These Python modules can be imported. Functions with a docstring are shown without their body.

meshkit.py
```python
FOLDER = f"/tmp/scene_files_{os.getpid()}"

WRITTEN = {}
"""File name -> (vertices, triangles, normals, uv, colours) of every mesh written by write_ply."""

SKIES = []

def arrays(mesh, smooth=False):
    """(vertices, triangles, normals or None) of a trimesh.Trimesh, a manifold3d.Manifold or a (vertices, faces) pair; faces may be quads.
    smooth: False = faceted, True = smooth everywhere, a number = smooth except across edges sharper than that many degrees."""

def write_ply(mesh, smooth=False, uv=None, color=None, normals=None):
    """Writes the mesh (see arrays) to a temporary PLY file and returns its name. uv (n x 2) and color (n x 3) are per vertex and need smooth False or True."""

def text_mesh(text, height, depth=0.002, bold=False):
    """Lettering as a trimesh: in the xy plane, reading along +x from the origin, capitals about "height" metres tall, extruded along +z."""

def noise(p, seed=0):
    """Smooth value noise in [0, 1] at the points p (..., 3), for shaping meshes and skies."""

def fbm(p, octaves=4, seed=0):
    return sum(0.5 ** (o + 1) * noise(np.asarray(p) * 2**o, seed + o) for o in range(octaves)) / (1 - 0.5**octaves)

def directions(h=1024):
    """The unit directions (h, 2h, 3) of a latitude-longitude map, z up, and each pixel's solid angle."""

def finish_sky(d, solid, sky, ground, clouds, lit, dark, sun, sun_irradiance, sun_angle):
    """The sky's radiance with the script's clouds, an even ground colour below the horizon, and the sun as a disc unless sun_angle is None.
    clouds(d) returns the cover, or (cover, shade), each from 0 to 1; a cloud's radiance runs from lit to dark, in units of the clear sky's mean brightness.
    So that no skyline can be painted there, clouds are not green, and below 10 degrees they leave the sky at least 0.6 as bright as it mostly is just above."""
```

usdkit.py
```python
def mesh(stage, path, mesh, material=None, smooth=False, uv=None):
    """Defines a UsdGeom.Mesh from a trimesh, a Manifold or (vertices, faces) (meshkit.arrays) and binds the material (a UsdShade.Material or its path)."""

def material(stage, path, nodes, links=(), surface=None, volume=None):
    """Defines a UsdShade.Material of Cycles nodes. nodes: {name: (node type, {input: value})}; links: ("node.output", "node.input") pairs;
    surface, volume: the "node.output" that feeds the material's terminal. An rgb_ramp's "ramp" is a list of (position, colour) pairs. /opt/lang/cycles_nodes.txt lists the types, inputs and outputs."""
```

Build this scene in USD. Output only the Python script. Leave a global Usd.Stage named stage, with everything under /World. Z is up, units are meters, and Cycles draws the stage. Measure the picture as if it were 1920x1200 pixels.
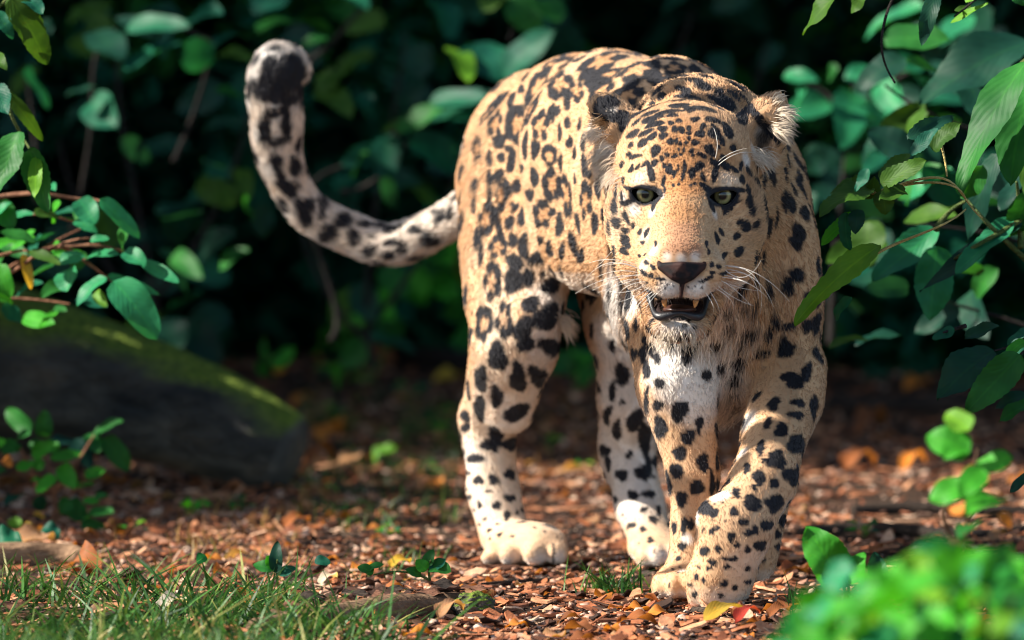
import math, numpy as np, trimesh, usdkit, meshkit
from scipy.spatial import cKDTree
from pxr import Usd, UsdGeom, UsdLux, UsdShade, Gf, Sdf, Vt

stage = Usd.Stage.CreateInMemory()
UsdGeom.SetStageUpAxis(stage, 'Z')
UsdGeom.SetStageMetersPerUnit(stage, 1.0)
UsdGeom.Xform.Define(stage, '/World')
UsdGeom.Scope.Define(stage, '/World/Looks')

# ---------------------------------------------------------------- camera, sky, sun, exposure
FOCAL, EYE_HEIGHT = 166.0, 0.52
FPX = 1920 * FOCAL / 36.0
PITCH = math.atan(227 / FPX)
cam = UsdGeom.Camera.Define(stage, '/World/camera')
cam.CreateFocalLengthAttr(FOCAL)
cam.CreateHorizontalApertureAttr(36.0)
cam.CreateVerticalApertureAttr(22.5)
cam.CreateClippingRangeAttr(Gf.Vec2f(0.3, 1000))
cam.CreateFStopAttr(4.6)
cam.CreateFocusDistanceAttr(5.92)
cam.CreateExposureAttr(1.42)
cam.AddTranslateOp().Set((0, 0, EYE_HEIGHT))
cam.AddRotateXOp().Set(90 - math.degrees(PITCH))

SUN_DIR = np.array([-0.80, -0.10, 0.60]); SUN_DIR /= np.linalg.norm(SUN_DIR)
sky = UsdLux.DomeLight.Define(stage, '/World/sky')
sky_mat = usdkit.material(stage, '/World/Looks/sky_air', {
    'tex': ('sky_texture', {'sky_type': 'single_scattering', 'sun_disc': False, 'sun_elevation': math.asin(SUN_DIR[2]), 'sun_rotation': math.atan2(SUN_DIR[0], SUN_DIR[1])}),
    'bg': ('background_shader', {'strength': 0.072})}, [('tex.color', 'bg.color')], surface='bg.background')
UsdShade.MaterialBindingAPI.Apply(sky.GetPrim()).Bind(sky_mat)
sun = UsdLux.DistantLight.Define(stage, '/World/sun')
sun.CreateIntensityAttr(1.22)
sun.CreateNormalizeAttr(True)
sun.CreateAngleAttr(0.5)
sun.CreateColorAttr(Gf.Vec3f(1.0, 0.93, 0.82))
_z = SUN_DIR
_x = np.cross([0, 0, 1.0], _z); _x /= np.linalg.norm(_x)
_y = np.cross(_z, _x)
sun.AddTransformOp().Set(Gf.Matrix4d(*_x, 0, *_y, 0, *_z, 0, 0, 0, 0, 1))

# ---------------------------------------------------------------- helpers
def at(px, py, D):
    """The point at distance D (metres along y) that the camera sees at photograph pixel (px, py)."""
    px, py, D = np.broadcast_arrays(np.asarray(px, float), np.asarray(py, float), np.asarray(D, float))
    a, b = (px - 960) / FPX, (600 - py) / FPX
    d = np.stack([a, math.cos(PITCH) + b * math.sin(PITCH), b * math.cos(PITCH) - math.sin(PITCH)], -1)
    return d * (D / d[..., 1])[..., None] + [0, 0, EYE_HEIGHT]

def pix(P):
    q = np.asarray(P, float) - [0, 0, EYE_HEIGHT]
    fwd = q[..., 1] * math.cos(PITCH) - q[..., 2] * math.sin(PITCH)
    up = q[..., 1] * math.sin(PITCH) + q[..., 2] * math.cos(PITCH)
    return np.stack([960 + FPX * q[..., 0] / fwd, 600 - FPX * up / fwd], -1)

names = {}
def numbered(parent, name):
    k = names.get((parent, name), 0)
    names[(parent, name)] = k + 1
    return f'{parent}/{name}' if k == 0 else f'{parent}/{name}_{k:03d}'

def tag(prim, label=None, category=None, group=None, kind=None):
    p = prim.GetPrim() if hasattr(prim, 'GetPrim') else prim
    for k, v in (('label', label), ('category', category), ('group', group), ('kind', kind)):
        if v:
            p.SetCustomDataByKey(k, v)
    return prim

def thing(name, label, category, loc=(0, 0, 0), group=None):
    x = UsdGeom.Xform.Define(stage, numbered('/World', name))
    x.AddTranslateOp().Set(Gf.Vec3d(*map(float, loc)))
    return tag(x, label, category, group)

def obj(name, mesh, mat, parent=None, smooth=False, loc=(0, 0, 0), **custom):
    """ONE Mesh prim; vertices given in world coordinates, stored relative to the parent's base at loc."""
    if isinstance(mesh, tuple):
        mesh = trimesh.Trimesh(np.asarray(mesh[0], float), mesh[1], process=False)
    path = numbered(str(parent.GetPath()) if parent is not None else '/World', name)
    m = trimesh.Trimesh(np.array(mesh.vertices) - np.asarray(loc), mesh.faces, process=False)
    g = usdkit.mesh(stage, path, m, mat, smooth=smooth)
    if custom:
        tag(g, **custom)
    return g

def primvar(g, name, values, interp='vertex'):
    values = np.asarray(values, np.float32)
    if values.ndim == 1:
        UsdGeom.PrimvarsAPI(g).CreatePrimvar(name, Sdf.ValueTypeNames.FloatArray, interp).Set(Vt.FloatArray.FromNumpy(values))
    else:
        UsdGeom.PrimvarsAPI(g).CreatePrimvar(name, Sdf.ValueTypeNames.Color3fArray, interp).Set(Vt.Vec3fArray.FromNumpy(values))

def mat(name, nodes, links, surface='p.BSDF'):
    return usdkit.material(stage, f'/World/Looks/{name}', nodes, links, surface=surface)

def norm(v):
    v = np.asarray(v, float)
    return v / np.maximum(np.linalg.norm(v, axis=-1, keepdims=True), 1e-9)

def join(parts):
    vs, fs, n = [], [], 0
    for v, f in parts:
        vs.append(v); fs.append(np.asarray(f) + n); n += len(v)
    return np.vstack(vs), np.vstack(fs)

def tube(points, radii, sides=8, cap=True):
    p = np.asarray(points, float)
    r = np.broadcast_to(np.asarray(radii, float), (len(p),))
    t = norm(np.gradient(p, axis=0))
    a = np.cross(t[0], [0, 0, 1.0] if abs(t[0][2]) < 0.9 else [1.0, 0, 0]); a /= np.linalg.norm(a)
    A = []
    for k in range(len(p)):
        a = a - t[k] * a.dot(t[k]); a /= np.linalg.norm(a); A.append(a)
    A = np.array(A); B = np.cross(t, A)
    ang = np.arange(sides) * 2 * np.pi / sides
    v = p[:, None] + r[:, None, None] * (np.cos(ang)[None, :, None] * A[:, None] + np.sin(ang)[None, :, None] * B[:, None])
    i, j = np.meshgrid(np.arange(len(p) - 1), np.arange(sides), indexing='ij')
    q = np.stack([i * sides + j, i * sides + (j + 1) % sides, (i + 1) * sides + (j + 1) % sides, (i + 1) * sides + j], -1).reshape(-1, 4)
    f = np.vstack([q[:, [0, 1, 2]], q[:, [0, 2, 3]]])
    v = v.reshape(-1, 3)
    if cap:
        n = len(v)
        v = np.vstack([v, p[0], p[-1]])
        k = np.arange(sides)
        f = np.vstack([f, np.stack([np.full(sides, n), (k + 1) % sides, k], 1), np.stack([np.full(sides, n + 1), (len(p) - 1) * sides + k, (len(p) - 1) * sides + (k + 1) % sides], 1)])
    return v, f

def spline(points, n=24):
    from scipy.interpolate import CubicSpline
    p = np.asarray(points, float)
    if len(p) == 2:
        return p[0] + np.linspace(0, 1, n)[:, None] * (p[1] - p[0])
    s = np.r_[0, np.cumsum(np.linalg.norm(np.diff(p, axis=0), axis=1))]
    return CubicSpline(s, p)(np.linspace(0, s[-1], n))

# ---------------------------------------------------------------- ground and hillside
def sstep(x, a, b):
    t = np.clip((np.asarray(x, float) - a) / (b - a), 0, 1)
    return t * t * (3 - 2 * t)
def ground_z(x, y):
    x, y = np.broadcast_arrays(np.asarray(x, float), np.asarray(y, float))
    p = np.stack([x, y, np.zeros_like(x)], -1)
    z = .016 * (meshkit.fbm(p * 3.1, 3, 1) - .5) + .012 * (meshkit.fbm(p * 11, 3, 2) - .5)
    calm = np.exp(-(((x - .2) / .55) ** 2 + ((y - 6.3) / .75) ** 2))
    z = z * (1 - .8 * calm)
    z = z + .12 * sstep(y, 10.5, 14.5) + .05 * (meshkit.fbm(p * 1.2, 2, 8) - .5) * sstep(y, 8.5, 11)
    far = np.maximum(y - 14.5, 0) * .55 + np.maximum(np.abs(x) - 5, 0) * .12 * sstep(y, 4, 8)
    return z + far + .25 * (meshkit.fbm(p * .6, 3, 9) - .5) * sstep(y, 13, 17)
def on_ground(px, py):
    D = np.full(np.shape(px), 9.0)
    for _ in range(40):
        P = at(px, py, D)
        D = D + .6 * (P[..., 2] - ground_z(P[..., 0], P[..., 1])) * 8
        D = np.clip(D, 3.5, 22)
    P = at(px, py, D)
    P[..., 2] = ground_z(P[..., 0], P[..., 1])
    return P
xs = np.unique(np.r_[np.linspace(-40, -2.2, 40), np.linspace(-2.2, 2.2, 260), np.linspace(2.2, 40, 40)])
ys = np.unique(np.r_[np.linspace(-12, 4, 30), np.linspace(4, 12, 420), np.linspace(12, 45, 70)])
X, Y = np.meshgrid(xs, ys, indexing='ij')
gv = np.stack([X, Y, ground_z(X, Y)], -1).reshape(-1, 3)
i, j = np.meshgrid(np.arange(len(xs) - 1), np.arange(len(ys) - 1), indexing='ij')
a = i * len(ys) + j
q = np.stack([a, a + len(ys), a + len(ys) + 1, a + 1], -1).reshape(-1, 4)
soil = mat('forest_soil', {
    'g': ('geometry', {}), 'n1': ('noise_texture', {'scale': 7, 'detail': 6, 'roughness': .65}), 'n2': ('noise_texture', {'scale': 70, 'detail': 5, 'roughness': .7}), 'v': ('voronoi_texture', {'scale': 55, 'randomness': 1.0}),
    'r1': ('rgb_ramp', {'ramp': [(.30, (.020, .013, .009)), (.52, (.055, .030, .017)), (.70, (.105, .052, .026))]}),
    'r2': ('rgb_ramp', {'ramp': [(.3, (.35, .33, .30)), (.75, (1.3, 1.15, 1.0))]}),
    'm': ('mix_color', {'blend_type': 'multiply', 'fac': .9, 'use_clamp': False}), 'add': ('math', {'math_type': 'add'}),
    'b': ('bump', {'strength': .8, 'distance': .012}), 'p': ('principled_bsdf', {'roughness': .9, 'specular_ior_level': .25})},
    [('g.position', 'n1.vector'), ('g.position', 'n2.vector'), ('g.position', 'v.vector'), ('n1.fac', 'r1.fac'), ('n2.fac', 'r2.fac'), ('r1.color', 'm.a'), ('r2.color', 'm.b'), ('m.result', 'p.base_color'),
     ('n2.fac', 'add.value1'), ('v.distance', 'add.value2'), ('add.value', 'b.height'), ('b.normal', 'p.normal')])
g = obj('ground', (gv, np.vstack([q[:, [0, 1, 2]], q[:, [0, 2, 3]]])), soil, smooth=True)
tag(g, 'dark brown forest floor rising to a shaded bank behind', kind='structure')

# ---------------------------------------------------------------- leaf materials
def leaf_mat(name, c1, c2, rough=.45, trans=.35, vein=.55, edge=None):
    stops = [(0, tuple(np.array(c1) * .75)), (.5, c1), (1, c2)]
    nodes = {'uv': ('attribute', {'attribute': 'leafuv'}), 'sep': ('separate_color', {'color_type': 'rgb'}), 'g': ('geometry', {}), 'n': ('noise_texture', {'scale': 45, 'detail': 4, 'roughness': .6}),
        'ramp': ('rgb_ramp', {'ramp': stops}), 'vr': ('rgb_ramp', {'ramp': [(0, (1.5, 1.4, 1.1)), (.05, (1.45, 1.35, 1.05)), (.10, (1, 1, 1)), (1, (1, 1, 1))]}),
        'mul': ('mix_color', {'blend_type': 'multiply', 'fac': vein, 'use_clamp': False}),
        'u6': ('math', {'math_type': 'multiply', 'value2': 9.0}), 'v3': ('math', {'math_type': 'multiply', 'value2': 3.2}), 'dif': ('math', {'math_type': 'subtract'}), 'fr': ('math', {'math_type': 'pingpong', 'value2': .5}),
        'b': ('bump', {'strength': .14, 'distance': .003}), 'sv': ('rgb_ramp', {'ramp': [(0, (1.14, 1.12, 1.06)), (.10, (1, 1, 1)), (1, (.96, .97, .98))]}), 'mul2': ('mix_color', {'blend_type': 'multiply', 'fac': vein, 'use_clamp': False}),
        'bl': ('noise_texture', {'scale': 130, 'detail': 3, 'roughness': .7}), 'big': ('noise_texture', {'scale': 11, 'detail': 2}), 'blr': ('rgb_ramp', {'ramp': [(0, (1, 1, 1)), (.63, (1, 1, 1)), (.70, (1.5, 1.0, .55)), (.76, (.8, .45, .25)), (1, (.7, .4, .2))]}), 'bgr': ('rgb_ramp', {'ramp': [(.3, (.68, .72, .8)), (.7, (1.3, 1.22, 1.0))]}), 'm3': ('mix_color', {'blend_type': 'multiply', 'fac': .8, 'use_clamp': False}), 'm4': ('mix_color', {'blend_type': 'multiply', 'fac': 1.0, 'use_clamp': False}), 'p': ('principled_bsdf', {'roughness': rough, 'specular_ior_level': .16}), 't': ('translucent_bsdf', {}), 'tc': ('mix_color', {'blend_type': 'multiply', 'fac': 1.0, 'b': (1.5, 1.35, .5), 'use_clamp': False}), 'mix': ('mix_closure', {'fac': trans})}
    links = [('uv.color', 'sep.color'), ('g.position', 'n.vector'), ('n.fac', 'ramp.fac'), ('sep.g', 'vr.fac'), ('ramp.color', 'mul.a'), ('vr.color', 'mul.b'),
        ('sep.r', 'u6.value1'), ('sep.g', 'v3.value1'), ('u6.value', 'dif.value1'), ('v3.value', 'dif.value2'), ('dif.value', 'fr.value1'), ('fr.value', 'sv.fac'), ('fr.value', 'b.height'),
        ('mul.result', 'mul2.a'), ('sv.color', 'mul2.b'), ('g.position', 'bl.vector'), ('g.position', 'big.vector'), ('bl.fac', 'blr.fac'), ('big.fac', 'bgr.fac'), ('mul2.result', 'm3.a'), ('blr.color', 'm3.b'), ('m3.result', 'm4.a'), ('bgr.color', 'm4.b'), ('m4.result', 'p.base_color'), ('m4.result', 'tc.a'), ('tc.result', 't.color'), ('b.normal', 'p.normal'), ('p.BSDF', 'mix.closure1'), ('t.BSDF', 'mix.closure2')]
    return mat(name, nodes, links, surface='mix.closure')
LEAF = {
    'teal': leaf_mat('leaf_blue_green', (.010, .105, .062), (.017, .150, .090), .5),
    'green': leaf_mat('leaf_green', (.020, .135, .026), (.038, .190, .036), .5),
    'olive': leaf_mat('leaf_olive', (.040, .110, .013), (.072, .155, .022), .55),
    'bright': leaf_mat('leaf_bright_green', (.040, .27, .022), (.080, .37, .04), .5),
    'lime': leaf_mat('leaf_lime', (.11, .29, .022), (.18, .37, .035), .5),
    'dark': leaf_mat('leaf_dark', (.008, .052, .034), (.013, .078, .050), .5),  # deep green; on background shrubs it also puts missing shade into the colour
    'mint': leaf_mat('leaf_fresh_blue_green', (.024, .215, .095), (.042, .30, .15), .45),
    'yellow': leaf_mat('leaf_yellow', (.55, .36, .05), (.62, .42, .08), .5),
    'orange': leaf_mat('leaf_orange', (.55, .20, .04), (.65, .28, .06), .55),
    'red': leaf_mat('leaf_red', (.42, .05, .035), (.5, .09, .05), .5),
    'rust': leaf_mat('leaf_rust', (.26, .095, .040), (.38, .16, .07), .6),
    'tan': leaf_mat('leaf_tan', (.40, .22, .12), (.52, .33, .2), .6),
    'pale': leaf_mat('leaf_pale', (.60, .52, .42), (.70, .62, .52), .5),
}
def bark_mat(name, c1, c2, c3, scale=18, stretch=(1, 1, 1)):
    return mat(name, {'g': ('geometry', {}), 'mp': ('mapping', {'scale': stretch}), 'n': ('noise_texture', {'scale': scale, 'detail': 6, 'roughness': .7}), 'n2': ('noise_texture', {'scale': scale * 6, 'detail': 3}),
        'r': ('rgb_ramp', {'ramp': [(.3, c1), (.5, c2), (.72, c3)]}), 'add': ('math', {'math_type': 'add'}), 'b': ('bump', {'strength': .9, 'distance': .008}), 'p': ('principled_bsdf', {'roughness': .85, 'specular_ior_level': .2})},
        [('g.position', 'mp.vector'), ('mp.vector', 'n.vector'), ('mp.vector', 'n2.vector'), ('n.fac', 'r.fac'), ('r.color', 'p.base_color'), ('n.fac', 'add.value1'), ('n2.fac', 'add.value2'), ('add.value', 'b.height'), ('b.normal', 'p.normal')])
STEM = {'green': bark_mat('stem_green', (.05, .09, .02), (.09, .13, .035), (.14, .16, .05), 60), 'brown': bark_mat('stem_brown', (.05, .028, .016), (.10, .055, .03), (.17, .09, .05), 60),
    'reddish': bark_mat('stem_reddish', (.16, .07, .04), (.26, .12, .07), (.35, .18, .1), 60), 'dark': bark_mat('stem_dark', (.012, .010, .010), (.022, .018, .016), (.04, .03, .025), 60), 'straw': bark_mat('stem_straw', (.32, .26, .08), (.42, .34, .12), (.5, .42, .18), 60)}
BARK = bark_mat('bark_dark', (.015, .012, .010), (.035, .028, .022), (.07, .055, .042), 9, (1, 1, .25))

def leaf_mesh(base, tip, width, up, fold=.25, curl=.12, shape=.42, serr=0.0, teeth=9, wave=.05, nu=12, seed=0, droop=0.0, twist=0.0):
    """A pointed leaf from base to tip: blades folded about the midrib, curled along its length."""
    base, tip = np.asarray(base, float), np.asarray(tip, float)
    L = np.linalg.norm(tip - base); d = (tip - base) / L
    n = np.asarray(up, float); n = norm(n - d * (n @ d)); s = np.cross(d, n)
    r = np.random.default_rng(seed)
    u = np.linspace(0, 1, nu + 1)
    half = width / 2 * (np.clip(u, 0, 1) ** shape * np.clip(1 - u, 0, 1) ** (shape * 1.6)); half = half / half.max() * width / 2
    half[0] = width * .02; half[-1] = width * .004
    if serr:
        half = half * (1 - serr * ((u * teeth) % 1.0) * (u < .98))
    cols = (-1.0, -.5, 0, .5, 1.0)
    ph = r.uniform(0, 6.28, 3)
    V, U = [], []
    for k, c in enumerate(cols):
        x = half * c
        z = np.abs(x) * fold - curl * L * (2 * u - 1) ** 2 - droop * L * u * u + (.016 + .2 * max(wave - .11, 0)) * width * np.sin(u * 34 - 5 * abs(c) + ph[1]) * abs(c) * (1.6 - abs(c)) + wave * width * np.sin(u * 9 + ph[0] + (2.2 if c < 0 else 0)) * abs(c)
        tw = twist * u
        V.append(base + np.outer(u * L, d) + np.outer(x * np.cos(tw) - z * np.sin(tw), s) + np.outer(z * np.cos(tw) + x * np.sin(tw) + curl * L, n))
        U.append(np.stack([u, np.full_like(u, abs(c)), np.full_like(u, r.random())], 1))
    V, U = np.concatenate(V), np.concatenate(U)
    m = nu + 1
    i, j = np.meshgrid(np.arange(4), np.arange(nu), indexing='ij')
    a = i * m + j
    q = np.stack([a, a + m, a + m + 1, a + 1], -1).reshape(-1, 4)
    return V, np.vstack([q[:, [0, 1, 2]], q[:, [0, 2, 3]]]), U
def add_leaf(parent, loc, args, m, name='leaf', label=None):
    V, F, U = args
    g = obj(name, (V, F), LEAF[m], parent, smooth=True, loc=loc)
    primvar(g, 'leafuv', U)
    if label:
        tag(g, label)
    return g

def leaves_by(parent, loc, text, tile, D, seed, lift=(-.25, -.75, .75), jitter=.5, dz=.04, serr=0.0, wave=.06, fold=.25, curl=.08, shape=.42, rad=None):
    """Each line: x0 y0 x1 y1 width colour [depth offset] in a tile's units; leaves turned a little apart from each other."""
    sc, x0, y0 = tile
    r = np.random.default_rng(seed)
    ends = []
    for e in text.replace('\n', ';').split(';'):
        t = e.split()
        if not t:
            continue
        a, b, c, d, w = map(float, t[:5]); off = float(t[6]) if len(t) > 6 else 0.0
        d0 = D + off + r.uniform(-.5, .5) * dz; d1 = d0 + r.uniform(-1, .6) * dz * 1.2
        p, q = at(x0 + a / sc, y0 + b / sc, d0), at(x0 + c / sc, y0 + d / sc, d1)
        up = norm(np.array(lift) + r.normal(size=3) * jitter * [.6, .35, .4])
        if abs(norm(q - p) @ up) > .9:
            up = np.array([.1, -1, .2])
        add_leaf(parent, loc, leaf_mesh(p, q, w / sc * d0 / FPX * 1.08, up, fold * r.uniform(.5, 1.5), curl * r.uniform(-.4, 1.4), shape, serr, 9, wave, 16 if not serr else 36, int(r.integers(1 << 30)), 0.03), t[5])
        ends.append(p)
    return ends
def stem_by(parent, loc, text, tile, D, r0, r1, m, name='stem', n=20):
    sc, x0, y0 = tile
    for line in text.split('\n'):
        v = [float(x) for x in line.split()]
        if len(v) < 4:
            continue
        pts = [at(x0 + v[k] / sc, y0 + v[k + 1] / sc, D + .012 * math.sin(k * 1.3)) for k in range(0, len(v), 2)]
        obj(name, tube(spline(pts, n), np.linspace(r0, r1, n), 7), STEM[m], parent, smooth=True, loc=loc)

# ---------------------------------------------------------------- trees behind, on the left and over the path: trunks and crowns
rT = np.random.default_rng(77)
def cluster(rr, n, size, seed, flat=.7):
    r = np.random.default_rng(seed); parts, uvs = [], []
    for _ in range(n):
        c = r.normal(size=3); c = c / np.linalg.norm(c) * rr * r.uniform(.25, 1) ** .6 * np.array([1, 1, flat])
        d = norm(r.normal(size=3) * [1, 1, .6] + [0, 0, -.35]); up = norm(r.normal(size=3) * .6 + [0, 0, 1])
        V, F, U = leaf_mesh(c, c + d * size * r.uniform(.7, 1.2), size * r.uniform(.4, .6), up, .2, .08, .45, 0, 1, .0, 4, int(r.integers(1 << 30)))
        parts.append((V, F)); uvs.append(U)
    V, F = join(parts)
    return V, F, np.vstack(uvs)
def proto(name, args, m, smooth=True):
    """A shape that copies refer to: an abstract Xform holding one mesh."""
    V, F, U = args
    path = f'/World/Shapes/{name}'
    UsdGeom.Xform.Define(stage, path)
    g = usdkit.mesh(stage, path + '/' + name.rstrip('0123456789').rstrip('_'), trimesh.Trimesh(V, F, process=False), m, smooth=smooth)
    if U is not None:
        primvar(g, 'leafuv', U)
    return path
stage.CreateClassPrim('/World/Shapes')
def instancer(path, protos, P, idx, scale, rotz=None, quat=None):
    pi = UsdGeom.PointInstancer.Define(stage, path)
    own = []
    for x in protos:
        o = stage.DefinePrim(path + '/' + x.rsplit('/', 1)[1])
        o.GetReferences().AddInternalReference(Sdf.Path(x)); own.append(o.GetPath())
    pi.CreatePrototypesRel().SetTargets(own)
    pi.CreatePositionsAttr(Vt.Vec3fArray.FromNumpy(np.asarray(P, np.float32)))
    pi.CreateProtoIndicesAttr(Vt.IntArray.FromNumpy(np.asarray(idx, np.int32)))
    pi.CreateScalesAttr(Vt.Vec3fArray.FromNumpy(np.repeat(np.asarray(scale, np.float32)[:, None], 3, 1) if np.ndim(scale) == 1 else np.asarray(scale, np.float32)))
    if quat is None:
        quat = np.stack([np.cos(rotz / 2), 0 * rotz, 0 * rotz, np.sin(rotz / 2)], 1)
    pi.CreateOrientationsAttr(Vt.QuathArray([Gf.Quath(float(a), float(b), float(c), float(d)) for a, b, c, d in quat]))
    return pi
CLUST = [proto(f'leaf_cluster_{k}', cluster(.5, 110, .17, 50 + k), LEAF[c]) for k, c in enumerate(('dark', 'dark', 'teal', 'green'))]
def tree(name, label, x, y, h, r0, crown_c, crown_r, n, lean=(0, 0), group=None, mix=(0, 1, 2, 3)):
    z = float(ground_z(x, y))
    t = thing(name, label, 'tree', (x, y, z), group)
    base = np.array([x, y, z - .1]); top = base + [lean[0], lean[1], h]
    r = np.random.default_rng(int(abs(x * 1000 + y * 77)))
    mid = [base + (top - base) * k + np.r_[r.normal(size=2) * .12 * (k > 0), 0] for k in np.linspace(0, 1, 7)]
    pts = spline(mid, 40); rad = r0 * (1 - .6 * np.linspace(0, 1, 40)); rad[:6] *= np.linspace(1.5, 1, 6)
    V, F = tube(pts, rad, 18)
    ax = np.vstack([np.repeat(pts, 18, 0), pts[0], pts[-1]])
    V = ax + (V - ax) * (.8 + .4 * meshkit.fbm(V * [7, 7, 2.5], 3, 4))[:, None]
    obj('trunk', (V, F), BARK, t, smooth=True, loc=(x, y, z))
    c = base + np.array(crown_c)
    for k in range(4):
        a = r.uniform(0, 6.28); e = c + np.array([math.cos(a) * crown_r[0] * .6, math.sin(a) * crown_r[1] * .6, r.uniform(-.2, .3) * crown_r[2]])
        s = pts[24 + 3 * k]
        obj('limb', tube(spline([s, (s + e) / 2 + [0, 0, .2], e], 14), np.linspace(r0 * .4, r0 * .08, 14), 8), BARK, t, smooth=True, loc=(x, y, z))
    d = r.normal(size=(n, 3)); d = norm(d) * (r.uniform(0, 1, n) ** .45)[:, None]
    P = c + d * np.array(crown_r) + r.normal(size=(n, 3)) * .15
    tag(instancer(str(t.GetPath()) + '/crown', CLUST, P - [x, y, z], r.choice(mix, n), r.uniform(.7, 1.25, n), r.uniform(0, 6.28, n)), kind='stuff')
    return t
TREES = [
 # x, y, height, trunk radius, crown centre, crown radii, clusters, label
 (-5.2, 10.75, 6.0, .16, (0, .1, 4.2), (2.6, 2.2, 1.9), 400, 'tall dark tree outside the left edge of the path'),
 (-2.6, 12.6, 6.5, .15, (0, 0, 4.4), (2.4, 2.0, 2.0), 420, 'dark tree behind the tail, its trunk lost in shade'),
 (.1, 14.2, 7.0, .20, (0, 0, 4.8), (2.6, 2.0, 2.2), 420, 'dark tree straight behind the leopard on the bank'),
 (2.5, 13.0, 6.5, .17, (0, 0, 4.4), (2.4, 2.0, 2.0), 420, 'dark tree behind the leaves at the right'),
 (5.0, 11.5, 6.5, .17, (0, 0, 4.2), (2.4, 2.2, 2.0), 380, 'tall dark tree beyond the right edge of the path'),
 (-8.0, 13.5, 7.5, .18, (0, 0, 4.6), (3.0, 2.6, 2.4), 420, 'tall dark tree standing far off on the left bank'),
 (7.8, 14.5, 7.5, .18, (0, 0, 4.6), (3.0, 2.6, 2.4), 380, 'tall dark tree standing far off on the right bank'),
 (-4.5, 16.5, 8.0, .2, (0, 0, 4.8), (3.2, 2.4, 2.6), 420, 'dark tree up on the bank behind the left shrubs'),
 (3.5, 17.0, 8.0, .2, (0, 0, 4.8), (3.2, 2.4, 2.6), 420, 'dark tree up on the bank behind the right shrubs'),
 (6.6, 8.2, 7, .2, (0, 0, 4.0), (2.6, 2.4, 2.6), 420, 'unseen tree added right of the leopard to cut the fill light'),  # out of view, added to hold back sky fill from the right
]
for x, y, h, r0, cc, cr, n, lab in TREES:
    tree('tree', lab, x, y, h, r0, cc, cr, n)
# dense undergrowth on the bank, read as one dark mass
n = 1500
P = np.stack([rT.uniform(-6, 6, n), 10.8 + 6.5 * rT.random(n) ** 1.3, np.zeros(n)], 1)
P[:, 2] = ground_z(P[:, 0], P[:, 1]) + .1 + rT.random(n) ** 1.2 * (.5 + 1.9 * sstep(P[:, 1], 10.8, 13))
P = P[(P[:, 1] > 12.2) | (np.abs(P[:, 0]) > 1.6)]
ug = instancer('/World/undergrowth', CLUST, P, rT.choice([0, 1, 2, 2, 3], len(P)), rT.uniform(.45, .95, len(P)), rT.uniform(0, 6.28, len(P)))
tag(ug, 'dense dark undergrowth covering the shaded bank behind', 'undergrowth', kind='stuff')

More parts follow.
